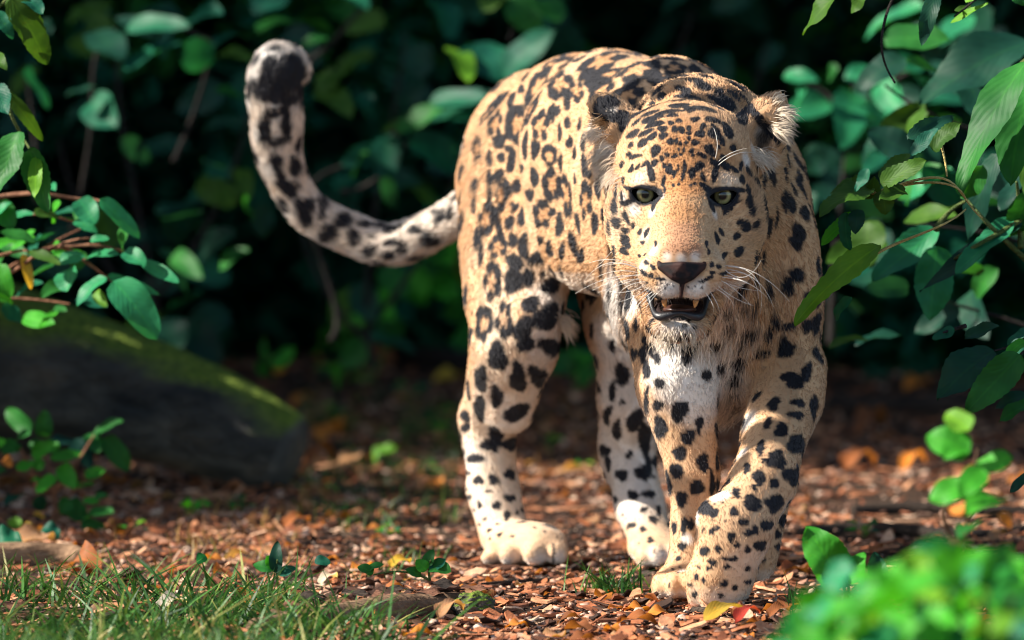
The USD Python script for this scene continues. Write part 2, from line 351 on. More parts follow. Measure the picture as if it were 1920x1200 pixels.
# ---------------------------------------------------------------- mossy log on the left, wood on the ground
moss_mat = mat('mossy_bark', {
    'g': ('geometry', {}), 'mp': ('mapping', {'scale': (.5, 1, 1)}), 'n': ('noise_texture', {'scale': 9, 'detail': 6, 'roughness': .65}), 'f': ('noise_texture', {'scale': 90, 'detail': 4}), 'cr': ('voronoi_texture', {'scale': 26, 'feature': 'distance_to_edge'}),
    'r': ('rgb_ramp', {'ramp': [(.34, (.018, .020, .020)), (.5, (.060, .056, .046)), (.66, (.130, .105, .075))]}), 'mr': ('rgb_ramp', {'ramp': [(.3, (.035, .060, .010)), (.55, (.095, .140, .016)), (.75, (.17, .20, .028))]}),
    'nz': ('separate_xyz', {}), 'add': ('math', {'math_type': 'multiply_add', 'value2': 1.0}), 'ns': ('math', {'math_type': 'multiply', 'value2': 1.1}), 'w': ('map_range', {'from_min': .80, 'from_max': 1.25, 'clamp': True}),
    'm': ('mix_color', {}), 'bh': ('math', {'math_type': 'add'}), 'b': ('bump', {'strength': .9, 'distance': .010}), 'p': ('principled_bsdf', {'roughness': .9, 'specular_ior_level': .2})},
    [('g.position', 'mp.vector'), ('mp.vector', 'n.vector'), ('g.position', 'f.vector'), ('mp.vector', 'cr.vector'), ('n.fac', 'r.fac'), ('f.fac', 'mr.fac'), ('g.normal', 'nz.vector'), ('nz.z', 'add.value1'), ('n.fac', 'ns.value1'), ('ns.value', 'add.value3'), ('add.value', 'w.value'),
     ('w.result', 'm.fac'), ('r.color', 'm.a'), ('mr.color', 'm.b'), ('m.result', 'p.base_color'), ('cr.distance', 'bh.value1'), ('f.fac', 'bh.value2'), ('bh.value', 'b.height'), ('b.normal', 'p.normal')])
def log(name, label, axis, radii, material, rough, seed, sides=40, flat=1.0, cat='log', cap_round=.5):
    pts = np.asarray(axis, float); n = 70
    c = spline(pts, n); r = np.interp(np.linspace(0, 1, n), np.linspace(0, 1, len(radii)), radii)
    k = np.linspace(0, 1, n)
    d0, d1 = norm(c[0] - c[1]), norm(c[-1] - c[-2])
    ends = np.concatenate([[c[0] + d0 * r[0] * q for q in (.34, .31, .22, .1)], c, [c[-1] + d1 * r[-1] * q for q in (.1, .22, .31, .34)]])
    rr = np.concatenate([r[0] * np.array([.30, .62, .86, .97]), r, r[-1] * np.array([.97, .86, .62, .30])])
    V, F = tube(ends, rr, sides)
    ax = np.vstack([np.repeat(ends, sides, 0), ends[0], ends[-1]])
    f = meshkit.fbm(V * rough, 4, seed) - .5
    lumps = meshkit.fbm(V * rough * .3, 2, seed + 4) - .5
    V = ax + (V - ax) * (1 + .22 * f + .35 * lumps)[:, None]
    V[:, 2] = ax[:, 2] + (V[:, 2] - ax[:, 2]) * flat
    lo = V.min(0); loc = (float(c[:, 0].mean()), float(c[:, 1].mean()), float(max(0, lo[2])))
    t = thing(name, label, cat, loc)
    obj('bark', (V, F), material, t, smooth=True, loc=loc)
    return t, loc
lg, lloc = log('mossy_log', 'thick dark fallen trunk with green moss along its top, lying at the left', [at(532, 850, 8.36), at(420, 806, 8.38), at(250, 748, 8.40), at(60, 700, 8.42), at(-260, 640, 8.5)], [.080, .102, .138, .172, .225], moss_mat, np.array([5, 16, 16]), 3)
wood = bark_mat('weathered_wood', (.06, .035, .020), (.16, .095, .055), (.30, .19, .11), 22, (.25, 1, 1))
darkwood = bark_mat('damp_dark_wood', (.012, .009, .008), (.03, .021, .016), (.07, .048, .034), 30, (.3, 1, 1))
redwood = bark_mat('reddish_bark', (.07, .032, .02), (.16, .072, .042), (.26, .13, .08), 30, (.3, 1, 1))
def on(px, py, lift=0.0):
    return on_ground(np.array(px, float), np.array(py, float)) + [0, 0, lift]
t, l = log('fallen_branch', 'flaking bark branch lying along the bottom edge of the picture', [on(480, 1198, .012), on(620, 1186, .016), on(760, 1170, .018), on(900, 1152, .014)], [.016, .022, .024, .018], wood, np.array([18, 60, 60]), 8, 26, .8, 'branch')
for k in range(14):   # loose flakes of its bark
    x = 500 + 28 * k; a = on(x, 1192 - (x - 500) * .10, .028 + .008 * (k % 3)); d = np.array([.034, .006 * ((k % 3) - 1), -.003])
    V, F, U = leaf_mesh(a, a + d, .014 + .004 * (k % 4), (0, -.3, 1), .1, .03, .25, 0, 1, .12, 6, k)
    obj('bark_flake', (V, F), (wood, redwood, darkwood)[k % 3], t, smooth=True, loc=l)
mo = trimesh.creation.icosphere(4, 1.0); mo.vertices = mo.vertices * (1 + .5 * (meshkit.fbm(mo.vertices * 5, 3, 4) - .5))[:, None] * [.026, .02, .017] + on(888, 1160, .016)
obj('moss_cushion', mo, moss_mat, t, smooth=True, loc=l)
STICKS = [
 ('stick', 'long dark stick lying across the chips in front of the hind paw', [(690, 1142), (780, 1128), (900, 1108), (1036, 1094)], [.0040, .0052, .0050, .0026], darkwood, .006),
 ('stick', 'short dark stick lying under the raised foreleg, right of the paws', [(1300, 1152), (1420, 1156), (1560, 1150)], [.005, .006, .004], darkwood, .005),
 ('stick', 'thin straight twig on the dark ground just right of the leaning log', [(200, 965), (260, 967), (330, 975)], [.004, .004, .002], redwood, .006),
 ('bark_strip', 'flat reddish strip of bark lying below the mossy log', [(210, 985), (255, 1005), (300, 1022), (326, 1030)], [.008, .015, .014, .006], redwood, .008),
 ('broken_branch', 'pale broken end of a dark branch at the left edge, near the grass', [(-60, 1068), (40, 1062), (100, 1060), (150, 1066)], [.022, .021, .018, .012], wood, .014),
 ('stick', 'brown fallen pole half hidden behind the hind leg, far back', [(640, 640), (720, 660), (800, 690), (900, 706)], [.028, .034, .036, .03], darkwood, .03),
 ('stick', 'dark fallen pole lying across the path at the right, behind the foreleg', [(1560, 770), (1660, 776), (1800, 770), (1990, 752)], [.022, .026, .028, .028], darkwood, .02),
 ('stick', 'thin dark pole on the ground at the right, in front of another', [(1600, 968), (1720, 962), (1850, 968), (1990, 950)], [.010, .012, .013, .012], darkwood, .008),
 ('stick', 'grey root-like stick crossing the ground at the right edge', [(1500, 1010), (1640, 1000), (1760, 1010), (1930, 1000)], [.010, .012, .012, .010], darkwood, .006),
]
for k, (nm, lab, pts, rad, m, lift) in enumerate(STICKS):
    c = np.array([on(*p, lift) for p in pts])
    g_, l = log(nm, lab, c, rad, m, np.array([20, 70, 70]), 20 + k, 14, .55 if nm == 'bark_strip' else 1, 'bark' if nm == 'bark_strip' else 'stick')

# ---------------------------------------------------------------- leafy branches and plants
Z4 = (1.846, 0, 0)
def plant(name, label, px, py, D, cat='branch', group=None):
    p = at(px, py, D); loc = tuple(map(float, p))
    return thing(name, label, cat, loc, group), loc
t, l = plant('hanging_branch', 'leafy branch hanging down at the top left corner, olive and green', -20, 120, 6.35)
leaves_by(t, l, '''35 -10 165 225 105 olive;-10 300 25 395 70 teal;65 455 -20 680 120 green;20 315 150 490 48 olive;100 515 165 735 90 green;-20 190 20 240 50 olive;-10 40 45 135 50 teal;85 -10 150 45 60 teal;125 545 120 680 50 lime''', Z4, 6.35, 1, serr=.10, wave=.09)
stem_by(t, l, '''-40 250 10 320 40 400 70 460 105 520
-40 60 0 20 35 -10
-60 -20 40 -30 85 -10''', Z4, 6.36, .0035, .0016, 'green')
t, l = plant('leafy_branch', 'long branch with many small blue-green leaves reaching right over the log', -20, 300, 6.75)
leaves_by(t, l, '''275 690 330 775 78 mint;345 690 485 825 62 mint -.05;440 790 420 865 80 green;40 742 115 738 36 mint;118 738 205 752 50 olive;255 768 338 806 42 mint;312 832 378 826 32 mint;5 800 122 840 74 green;100 868 208 912 40 olive;205 905 295 888 56 mint;298 900 412 880 54 mint;430 872 505 915 60 mint;495 905 618 975 48 mint;238 930 232 1008 88 mint;368 960 262 1058 70 mint -.05;370 955 555 1018 46 mint;392 972 545 1172 120 mint -.08;78 880 108 1002 34 yellow;-5 915 35 1032 76 bright;-10 700 45 790 76 green;330 1010 370 1060 40 lime .05;175 640 190 660 30 mint;-30 860 60 830 60 bright;-20 770 40 700 50 mint''', Z4, 6.75, 2, wave=.05, shape=.36)
stem_by(t, l, '''-40 690 60 672 180 675 290 690 345 695 400 740 440 790
-40 960 60 930 130 880 210 845 300 825 330 830
210 850 290 900 330 930 370 960 400 980
-40 740 50 740 130 742 255 768
130 870 230 852 340 850 430 872 500 908
-40 900 60 870 100 868''', Z4, 6.77, .0036, .0014, 'reddish')
t, l = plant('shrub_branch', 'big soft blurred leaves of a dark shrub at the upper left', 120, 400, 8.9, 'shrub')
leaves_by(t, l, '''440 95 655 85 78 teal;660 75 765 45 100 teal;870 135 735 150 95 teal;680 125 680 255 112 teal;610 150 430 235 110 teal;320 350 400 440 120 teal;80 250 175 375 110 teal -.4;755 325 850 330 88 green;540 130 400 60 70 dark;150 70 170 120 60 dark;330 110 420 200 120 dark;700 560 800 580 60 dark;690 620 760 710 70 olive;560 760 700 720 60 dark;600 880 700 960 70 green;760 930 860 860 60 green;420 480 520 560 70 dark;230 330 330 300 60 dark;560 930 650 1010 70 dark;840 690 880 760 60 green''', Z4, 8.9, 3, jitter=.8, dz=.12)
stem_by(t, l, '''600 560 660 420 700 300 735 160
735 150 700 130 640 100
250 800 300 560 320 350 330 200 400 100
130 700 120 480 90 250''', Z4, 8.98, .006, .003, 'dark')
F1 = (1, 0, 0)
t, l = plant('slender_shrub', 'slender shrub with drooping blue-green leaves between the tail and the back', 620, 620, 9.0, 'shrub')
leaves_by(t, l, '''712 284 640 308 44 teal;732 252 728 348 56 teal;764 266 866 322 72 teal;742 246 842 192 46 green;716 252 822 214 40 olive;800 228 905 214 48 teal;806 190 925 176 42 teal;690 285 660 330 30 green;770 330 850 350 36 dark;860 330 880 380 40 green;848 90 880 150 50 lime;884 84 944 152 88 teal;944 144 1040 56 66 teal;960 -10 1012 66 62 green;1010 0 1050 40 60 green;905 20 960 -10 50 olive;640 130 600 185 60 olive;600 170 660 215 52 olive;640 200 700 180 30 dark;560 40 622 60 40 green;480 60 560 40 36 green;470 20 545 -8 50 teal;618 -8 690 14 60 teal;565 90 615 70 26 green;720 330 740 390 30 dark;300 470 380 520 30 dark;640 470 700 430 40 dark;770 420 850 400 34 dark''', F1, 9.0, 4, jitter=.7, dz=.12)
stem_by(t, l, '''620 640 600 480 590 338 640 312 712 284 780 220 860 190
640 360 700 340 742 300 764 268
965 -20 962 40 955 75
720 290 730 260 742 246
560 120 600 100 640 60 700 0''', F1, 9.06, .006, .003, 'dark')
t, l = plant('low_green_plant', 'low bright green plant on the dark ground left of the hind leg', 680, 690, 10.6, 'plant')
leaves_by(t, l, '''625 640 590 660 50 bright;640 600 620 655 60 green;660 590 690 640 60 bright;690 640 640 690 50 green;700 560 735 600 60 bright;725 590 730 655 56 green;770 500 800 570 70 bright;750 540 700 580 60 green;800 520 860 560 60 bright;820 470 870 500 60 bright;845 560 880 600 50 green;720 500 760 560 50 green;640 690 630 720 40 bright;860 620 890 650 50 green;835 500 790 470 50 green''', F1, 10.6, 5, jitter=.8, dz=.15)
stem_by(t, l, '''690 720 700 640 740 560 800 500 840 460
690 720 660 660 640 610
690 720 720 660 728 600''', F1, 10.65, .005, .003, 'green')
t, l = plant('broad_leaf_sprout', 'small sprout with one tall and one bent leaf, above the mossy end of the log', 515, 695, 10.2, 'plant')
leaves_by(t, l, '''508 700 496 630 30 green;515 690 552 650 30 bright;512 700 540 690 18 orange;500 702 480 680 22 green''', F1, 10.2, 6)
stem_by(t, l, '512 712 510 690 506 660', F1, 10.2, .004, .002, 'green')
t, l = plant('background_plant', 'blurred green leaves seen between the hind legs', 1075, 715, 10.4, 'plant')
leaves_by(t, l, '''1060 700 1045 660 50 green;1075 700 1110 665 60 bright;1080 705 1070 650 50 green;1085 715 1120 700 40 green''', F1, 10.4, 7)
stem_by(t, l, '1078 735 1076 710 1070 680', F1, 10.4, .004, .002, 'green')
Z6 = (1.875, 0, 560)
t, l = plant('seedling', 'bushy seedling with small green leaves and reddish stems in front of the log', 95, 980, 7.35, 'plant')
leaves_by(t, l, '''112 462 18 388 66 green;152 488 158 390 58 green;60 505 10 545 56 green;55 500 105 470 50 green;330 475 432 428 58 green .1;312 475 348 540 58 green .1;362 490 455 605 78 green .1;258 492 322 595 66 dark .1;245 490 178 520 56 dark .1;60 602 122 570 40 bright;112 545 190 512 54 bright;178 565 300 540 44 bright;212 585 268 665 62 bright;190 622 128 678 44 bright;298 625 368 600 38 bright;268 662 330 648 30 bright;150 600 120 560 40 bright;228 722 300 775 76 green;296 770 398 748 64 green;285 790 385 830 56 green;292 712 350 716 30 bright;240 700 215 760 50 green;16 560 42 592 34 orange;70 800 30 775 40 lime;88 790 102 842 40 yellow;118 756 156 772 28 yellow;60 820 90 850 30 lime;80 690 20 730 60 dark;120 700 160 740 50 dark;150 640 110 640 34 bright;200 540 160 500 46 bright;110 500 150 540 40 green;330 700 380 690 30 green;-30 620 20 600 50 green;-20 540 20 500 50 bright''', Z6, 7.35, 8, jitter=.6, shape=.38)
stem_by(t, l, '''178 790 190 690 180 640 175 590 150 540
185 700 230 640 262 600
178 780 240 700 300 640
150 800 125 640 90 560 60 510
190 680 280 560 330 480
178 790 250 740 300 715
160 800 110 790 70 800''', Z6, 7.37, .0032, .0013, 'reddish')
t, l = plant('ground_sprout', 'tiny two-leaved bright green sprout in front of the middle of the log', 360, 965, 7.8, 'plant')
leaves_by(t, l, '''668 735 640 712 40 bright;676 735 745 725 40 bright;670 738 672 770 40 bright''', Z6, 7.75, 9)
stem_by(t, l, '672 775 671 745 670 735', Z6, 7.75, .003, .0015, 'green')
# right side
Z7 = (1.936, 1480, 0)
t, l = plant('maple_branch', 'sharp sunlit branch with lobed green leaves reaching in from the right', 1800, 360, 5.95)
leaves_by(t, l, '''330 890 15 1172 104 lime;225 1078 165 1165 44 teal;300 690 108 775 105 olive -.02;305 680 150 700 80 olive;330 665 495 580 78 olive;330 655 440 555 66 olive;340 690 350 780 76 olive;235 775 112 890 54 bright;205 770 218 912 54 teal;520 545 622 448 78 olive;440 562 540 462 56 teal -.03;290 612 238 695 46 teal -.03;285 640 165 730 62 olive;430 505 600 420 66 dark .02;420 690 330 720 70 olive;250 760 240 850 60 dark;300 720 310 640 60 olive''', Z7, 5.95, 10, serr=.16, wave=.10, fold=.3, dz=.05, lift=(-.35, -.9, .45), jitter=.3)
stem_by(t, l, '''300 702 430 662 565 650 640 722 700 790
540 490 560 560 572 640
310 700 440 668 585 672 640 722
300 930 400 880 525 830 640 760''', Z7, 5.96, .0022, .0011, 'straw')
t, l = plant('broad_leaf_branch', 'branch of large hanging blue-green leaves at the right edge', 1940, 300, 6.3)
leaves_by(t, l, '''535 832 298 1015 112 mint .3;535 895 512 1165 140 mint .2;845 805 468 1052 80 dark;810 800 600 985 90 mint .03;870 215 610 700 150 green -.2;875 320 800 668 170 green -.2;880 150 470 375 210 dark .5;880 260 690 520 110 green;760 560 640 880 120 dark .1;870 700 800 860 90 green .05;700 600 620 720 90 green;880 600 760 760 90 dark .15;600 620 420 740 100 mint .8;860 520 900 800 80 olive''', Z7, 6.3, 11, serr=.07, wave=.10, dz=.08)
stem_by(t, l, '''900 980 780 870 700 790 640 720
900 760 840 800 700 880 600 940
900 200 860 220 800 300
840 900 830 700 825 660
530 835 580 770 640 730''', Z7, 6.32, .0045, .002, 'green')
t, l = plant('hanging_branch', 'olive leaves and a thin dark tendril hanging from the top edge at the right', 1600, -40, 6.2)
leaves_by(t, l, '''210 -40 45 125 105 olive;285 -40 222 48 60 olive;535 -30 480 165 62 dark;585 82 718 8 30 lime;600 40 660 20 24 olive;640 10 700 -30 40 lime;800 -60 860 20 60 green''', Z7, 6.2, 12, serr=.1, wave=.1)
stem_by(t, l, '''390 -30 345 80 336 180 355 250 382 300
200 -60 205 -45 210 -40
520 -60 530 -45 535 -30
720 -40 650 20 600 60''', Z7, 6.2, .0022, .0012, 'dark')
t, l = plant('shrub', 'shrub with wide blurred blue-green leaves behind the right ear', 1560, 560, 8.6, 'shrub')
leaves_by(t, l, '''490 25 270 135 100 mint;-10 430 230 365 112 mint;-20 275 105 292 60 mint;230 335 195 530 130 mint;300 255 200 295 84 mint;180 250 145 290 60 green;470 235 290 262 110 mint;480 300 360 230 120 mint;60 330 20 400 80 mint;330 300 410 420 100 mint;260 520 230 640 100 dark;130 560 60 620 90 dark;380 340 300 520 120 mint;100 700 60 800 90 dark;430 130 560 140 90 dark;560 200 620 330 120 dark;650 60 540 160 120 mint;740 40 600 150 130 dark;700 200 560 260 110 mint;340 560 280 620 90 teal;420 720 480 640 110 teal;300 850 340 960 120 dark;650 880 620 1000 110 teal;240 1000 330 1060 110 dark;180 1090 250 1140 90 dark''', Z7, 8.6, 13, jitter=.7, dz=.15)
stem_by(t, l, '''150 1250 170 900 200 600 220 400 240 280
210 500 320 340 460 240 540 140
200 420 100 320 0 290
170 900 280 760 400 720''', Z7, 8.68, .008, .003, 'dark')
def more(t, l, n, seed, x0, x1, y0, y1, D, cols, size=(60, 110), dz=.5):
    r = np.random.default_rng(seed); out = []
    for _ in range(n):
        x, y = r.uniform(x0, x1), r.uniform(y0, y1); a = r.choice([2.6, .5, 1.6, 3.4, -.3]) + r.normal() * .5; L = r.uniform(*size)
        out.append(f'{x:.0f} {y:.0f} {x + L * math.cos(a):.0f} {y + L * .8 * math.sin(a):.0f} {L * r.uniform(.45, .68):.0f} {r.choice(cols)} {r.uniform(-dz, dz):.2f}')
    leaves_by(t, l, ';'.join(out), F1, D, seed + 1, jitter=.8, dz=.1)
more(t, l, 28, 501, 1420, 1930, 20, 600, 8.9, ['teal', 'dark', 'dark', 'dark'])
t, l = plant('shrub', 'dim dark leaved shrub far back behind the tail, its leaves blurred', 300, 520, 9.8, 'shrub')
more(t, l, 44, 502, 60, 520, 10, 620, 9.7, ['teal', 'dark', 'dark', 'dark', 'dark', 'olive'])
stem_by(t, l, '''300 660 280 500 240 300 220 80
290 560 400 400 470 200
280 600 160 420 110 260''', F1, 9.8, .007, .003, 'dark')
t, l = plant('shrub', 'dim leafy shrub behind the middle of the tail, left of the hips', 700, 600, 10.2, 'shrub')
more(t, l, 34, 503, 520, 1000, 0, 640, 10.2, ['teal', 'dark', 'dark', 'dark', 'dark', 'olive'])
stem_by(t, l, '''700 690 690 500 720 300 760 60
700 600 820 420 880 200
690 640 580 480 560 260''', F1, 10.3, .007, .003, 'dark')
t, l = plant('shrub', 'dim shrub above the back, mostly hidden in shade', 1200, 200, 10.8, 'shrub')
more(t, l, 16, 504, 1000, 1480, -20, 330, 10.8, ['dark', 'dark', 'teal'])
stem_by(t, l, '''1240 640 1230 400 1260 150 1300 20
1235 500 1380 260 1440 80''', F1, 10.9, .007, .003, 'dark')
t, l = plant('leafy_branch', 'short branch of brighter small leaves at the left edge, just above the log', -20, 520, 6.95)
more(t, l, 26, 505, -30, 150, 380, 600, 6.95, ['green', 'bright', 'teal'], (34, 62), .1)
stem_by(t, l, '''-60 540 20 500 90 460 150 430
-60 560 40 560 130 570''', F1, 6.97, .003, .0014, 'reddish')
t, l = plant('leafy_branch', 'dim leaves filling the right edge behind the large hanging ones', 1940, 420, 7.2)
more(t, l, 34, 506, 1620, 1940, 30, 640, 7.2, ['teal', 'green', 'dark', 'olive'], (70, 130), .2)
stem_by(t, l, '''2000 300 1880 260 1760 220 1660 160
2000 480 1860 440 1700 420
2000 640 1860 590 1740 560''', F1, 7.24, .004, .002, 'dark')
Z8 = (1.936, 1480, 580)
t, l = plant('hanging_branch', 'dark drooping leaves at the right edge below the blue-green ones', 1960, 640, 6.0)
leaves_by(t, l, '''745 150 535 328 150 dark;840 165 640 375 120 green -.03;855 115 775 185 44 bright;600 72 518 106 44 teal;860 310 745 360 60 dark;870 80 790 130 50 teal;880 340 760 405 70 green;640 100 760 60 60 dark;870 600 800 665 40 dark''', Z8, 6.0, 14, serr=.09, wave=.1)
stem_by(t, l, '''920 60 850 110 745 150
920 140 860 150 840 165
640 60 600 72 560 84''', Z8, 6.0, .003, .0014, 'dark')
t, l = plant('bright_plant', 'blurred bright green plant with orange leaves at the right, close to the viewer', 1780, 980, 4.75, 'plant')
leaves_by(t, l, '''655 520 495 455 120 bright;655 440 568 372 90 lime;640 500 560 540 80 bright;810 540 640 620 96 bright;640 640 505 690 104 bright;700 580 620 680 90 bright;765 690 640 745 110 bright;700 700 620 660 80 lime;655 740 580 715 60 orange;805 780 758 750 60 orange;680 780 620 830 80 green''', Z8, 4.75, 15, jitter=.5)
stem_by(t, l, '''600 860 580 810 560 740 600 680 660 600 680 500
600 860 640 780 700 700
620 860 700 760 800 740''', Z8, 4.76, .0032, .0016, 'brown')
t, l = plant('curled_leaf_plant', 'upright bright green crinkled leaves standing right of the paws', 1570, 1120, 5.5, 'plant')
leaves_by(t, l, '''200 1010 62 790 150 bright;215 1000 272 880 80 bright;330 1000 310 880 70 dark .1;180 1020 120 960 60 bright''', Z8, 5.5, 16, wave=.16, fold=.35, lift=(-.2, -.9, .4), jitter=.1, dz=.02, serr=.05)
stem_by(t, l, '''210 1180 205 1080 200 1010 150 900
212 1100 214 1040 215 1000''', Z8, 5.5, .003, .0015, 'green')
t, l = plant('foreground_plant', 'mass of soft blurred bright green leaves in the bottom right corner', 1750, 1250, 3.95, 'plant')
rf = np.random.default_rng(21); fl_ = []
for k in range(110):
    x = rf.uniform(10, 900); top = 1030 - 130 * math.exp(-((x - 560) / 280) ** 2) - 40 * (x > 650) + 70 * (x < 140)
    y = top + rf.random() ** .8 * (1260 - top)
    a = rf.uniform(0, 6.28); Lf = rf.uniform(130, 230)
    fl_.append(f"{x:.0f} {y:.0f} {x + Lf * math.cos(a):.0f} {y + Lf * .6 * math.sin(a):.0f} {rf.uniform(100, 170):.0f} {rf.choice(['bright', 'bright', 'bright', 'lime', 'mint', 'green'])} {rf.uniform(-.35, .45):.2f}")
leaves_by(t, l, '\n'.join(fl_), Z8, 3.95, 17, lift=(-.6, -.5, .8), jitter=.6, wave=.1)
for k in range(9):
    x = 60 + 95 * k
    stem_by(t, l, f'{x + 20} 1330 {x} 1200 {x + rf.uniform(-40, 40):.0f} 1050', Z8, 3.95 + rf.uniform(-.2, .3), .003, .0016, 'green')
t, l = plant('leaf_sprout', 'small plant with a few rounded green leaves between the grass and the stick', 815, 1080, 5.98, 'plant')
leaves_by(t, l, '''800 1062 812 1030 22 green;805 1065 846 1072 34 green;800 1070 780 1050 24 bright;808 1072 836 1048 26 teal;690 1070 720 1058 20 green;700 1075 670 1062 22 green;790 1078 760 1068 20 green''', F1, 5.98, 18, dz=.01)
stem_by(t, l, '''806 1088 804 1070 808 1050
806 1088 790 1080 700 1078''', F1, 5.98, .0018, .001, 'green')
t, l = plant('leaf_sprout', 'narrow dark-leaved sprout standing in the chips at the lower left centre', 520, 1075, 6.15, 'plant')
leaves_by(t, l, '''518 1075 520 1014 24 dark;512 1070 474 1058 26 green;516 1066 500 1042 22 bright;522 1078 556 1064 20 teal;380 1055 372 1036 20 teal;590 1050 620 1056 20 teal''', F1, 6.12, 19, dz=.01)
stem_by(t, l, '520 1094 519 1070 520 1050', F1, 6.12, .0018, .001, 'green')

# unseen bushes added left of the path, sized to keep the log in shade
for k, (x, y) in enumerate(((-1.40, 8.05), (-1.6, 8.7), (-1.50, 7.60))):
    z = float(ground_z(x, y))
    t = thing('bush', ('dense unseen bush added outside the left edge to shade the log', 'dense unseen bush added behind the one that shades the log', 'dense unseen bush added for shade, nearest to the viewer outside the left edge')[k], 'bush', (x, y, z))
    rb = np.random.default_rng(60 + k)
    for q in range(5):
        e = np.array([rb.uniform(-.25, .25), rb.uniform(-.25, .25), rb.uniform(.4, .7)])
        obj('stem', tube(spline([np.array([x, y, z - .03]), np.array([x, y, z]) + e * [.4, .4, .6], np.array([x, y, z]) + e], 10), np.linspace(.012, .004, 10), 6), STEM['brown'], t, smooth=True, loc=(x, y, z))
    d = norm(rb.normal(size=(24, 3))) * (rb.random(24) ** .5)[:, None] * [.36, .46, .40] + [0, 0, .54]
    tag(instancer(str(t.GetPath()) + '/foliage', CLUST, d, rb.choice([0, 1, 2, 3], 24), rb.uniform(.35, .5, 24), rb.uniform(0, 6.28, 24)), kind='stuff')

# unseen leafy bough, added up left to shade the leopard's chest and forelegs
bough = np.array([-.95, 5.88, 1.25]); bl = tuple(map(float, bough))
t = thing('leafy_bough', 'unseen leafy bough added above the left edge to shade the chest and forelegs', 'branch', bl)
rb = np.random.default_rng(31)
obj('stem', tube(spline([[-2.6, 5.6, 1.45], [-1.6, 5.80, 1.36], bough, [-.55, 5.95, 1.02]], 24), np.linspace(.02, .004, 24), 8), STEM['brown'], t, smooth=True, loc=bl)
for k in range(120):
    c = np.array([rb.uniform(-.85, -.42), rb.uniform(5.82, 6.24), 0]); c[2] = rb.uniform(.86, 1.28) + .35 * (c[1] - 5.85)
    d = norm(rb.normal(size=3) * [1, .8, .6] + [.3, 0, -.5])
    add_leaf(t, bl, leaf_mesh(c, c + d * rb.uniform(.07, .11), rb.uniform(.045, .065), norm(rb.normal(size=3) * .5 + [-.7, -.2, .7]), .2, .08, .42, 0, 1, .05, 8, k), rb.choice(['green', 'teal', 'olive']))

for k, (px_, py_, sz, lab) in enumerate(((800, 900, 22, 'green sprout among the chips left of the hind paw, pale leaves'), (838, 838, 30, 'leafy green sprout just left of the hock'), (610, 800, 26, 'green sprout at the tip of the mossy log'), (1030, 850, 20, 'small green sprout on the lit path between the hind legs'), (470, 800, 24, 'sprout growing on the far side of the log'), (820, 800, 24, 'yellowish sprout behind the hock'), (455, 960, 18, 'little sprout in the withered grass below the log'), (660, 960, 16, 'tiny sprout on the bare chips left of the hind paw'), (1620, 1010, 22, 'dark sprout on the shaded ground right of the raised paw'), (1090, 890, 16, 'tiny sprout in shade between the hind paws'), (250, 1010, 20, 'sprout beside the flat strip of bark'), (730, 1010, 18, 'sprout with rounded leaves above the dark stick'), (640, 730, 30, 'blurred sprout on the path far behind the log'), (760, 760, 30, 'blurred yellow green sprout far behind the hock'))):
    g0 = on_ground(np.array(float(px_)), np.array(float(py_))); l = tuple(map(float, g0)); s_px = sz * g0[1] / FPX
    t = thing('ground_sprout', lab, 'plant', l); rs = np.random.default_rng(900 + k)
    for q in range(7):
        a = rs.uniform(0, 6.28); top = g0 + np.array([math.cos(a) * s_px * .5, math.sin(a) * s_px * .5, s_px * rs.uniform(.5, 1.5)])
        obj('stem', tube([g0 - [0, 0, .003], (g0 + top) / 2 + [0, 0, s_px * .2], top], [.0012, .001, .0008], 5), STEM['green'], t, loc=l)
        d = np.array([math.cos(a), math.sin(a), rs.uniform(-.3, .35)])
        add_leaf(t, l, leaf_mesh(top, top + d * s_px * rs.uniform(.8, 1.4), s_px * rs.uniform(.5, .8), norm([0, -.5, 1]), .2, .1, .4, 0, 1, .08, 8, k * 10 + q), rs.choice(['bright', 'green', 'lime', 'teal']))

# ---------------------------------------------------------------- litter: chips, pebbles, fallen leaves, grass
rL = np.random.default_rng(404)
chip_mat = mat('wood_chip_wood', {'o': ('object_info', {}), 'g': ('geometry', {}), 'n': ('noise_texture', {'scale': 90, 'detail': 4, 'roughness': .7}),
    'r': ('rgb_ramp', {'ramp': [(0, (.022, .012, .008)), (.28, (.070, .030, .017)), (.5, (.23, .074, .030)), (.72, (.40, .145, .060)), (.9, (.50, .26, .14)), (1, (.58, .42, .30))]}), 'nr': ('rgb_ramp', {'ramp': [(.3, (.55, .5, .48)), (.7, (1.25, 1.2, 1.15))]}),
    'm': ('mix_color', {'blend_type': 'multiply', 'fac': .9, 'use_clamp': False}), 'b': ('bump', {'strength': .6, 'distance': .003}), 'p': ('principled_bsdf', {'roughness': .75, 'specular_ior_level': .3})},
    [('o.random', 'r.fac'), ('g.position', 'n.vector'), ('n.fac', 'nr.fac'), ('r.color', 'm.a'), ('nr.color', 'm.b'), ('m.result', 'p.base_color'), ('n.fac', 'b.height'), ('b.normal', 'p.normal')])
peb_mat = mat('pebble_stone', {'o': ('object_info', {}), 'g': ('geometry', {}), 'n': ('noise_texture', {'scale': 120, 'detail': 4}),
    'r': ('rgb_ramp', {'ramp': [(0, (.17, .085, .055)), (.4, (.33, .17, .11)), (.75, (.47, .29, .20)), (1, (.60, .46, .36))]}), 'nr': ('rgb_ramp', {'ramp': [(.3, (.6, .56, .54)), (.7, (1.2, 1.18, 1.15))]}),
    'm': ('mix_color', {'blend_type': 'multiply', 'fac': .8, 'use_clamp': False}), 'p': ('principled_bsdf', {'roughness': .6})},
    [('o.random', 'r.fac'), ('g.position', 'n.vector'), ('n.fac', 'nr.fac'), ('r.color', 'm.a'), ('nr.color', 'm.b'), ('m.result', 'p.base_color')])
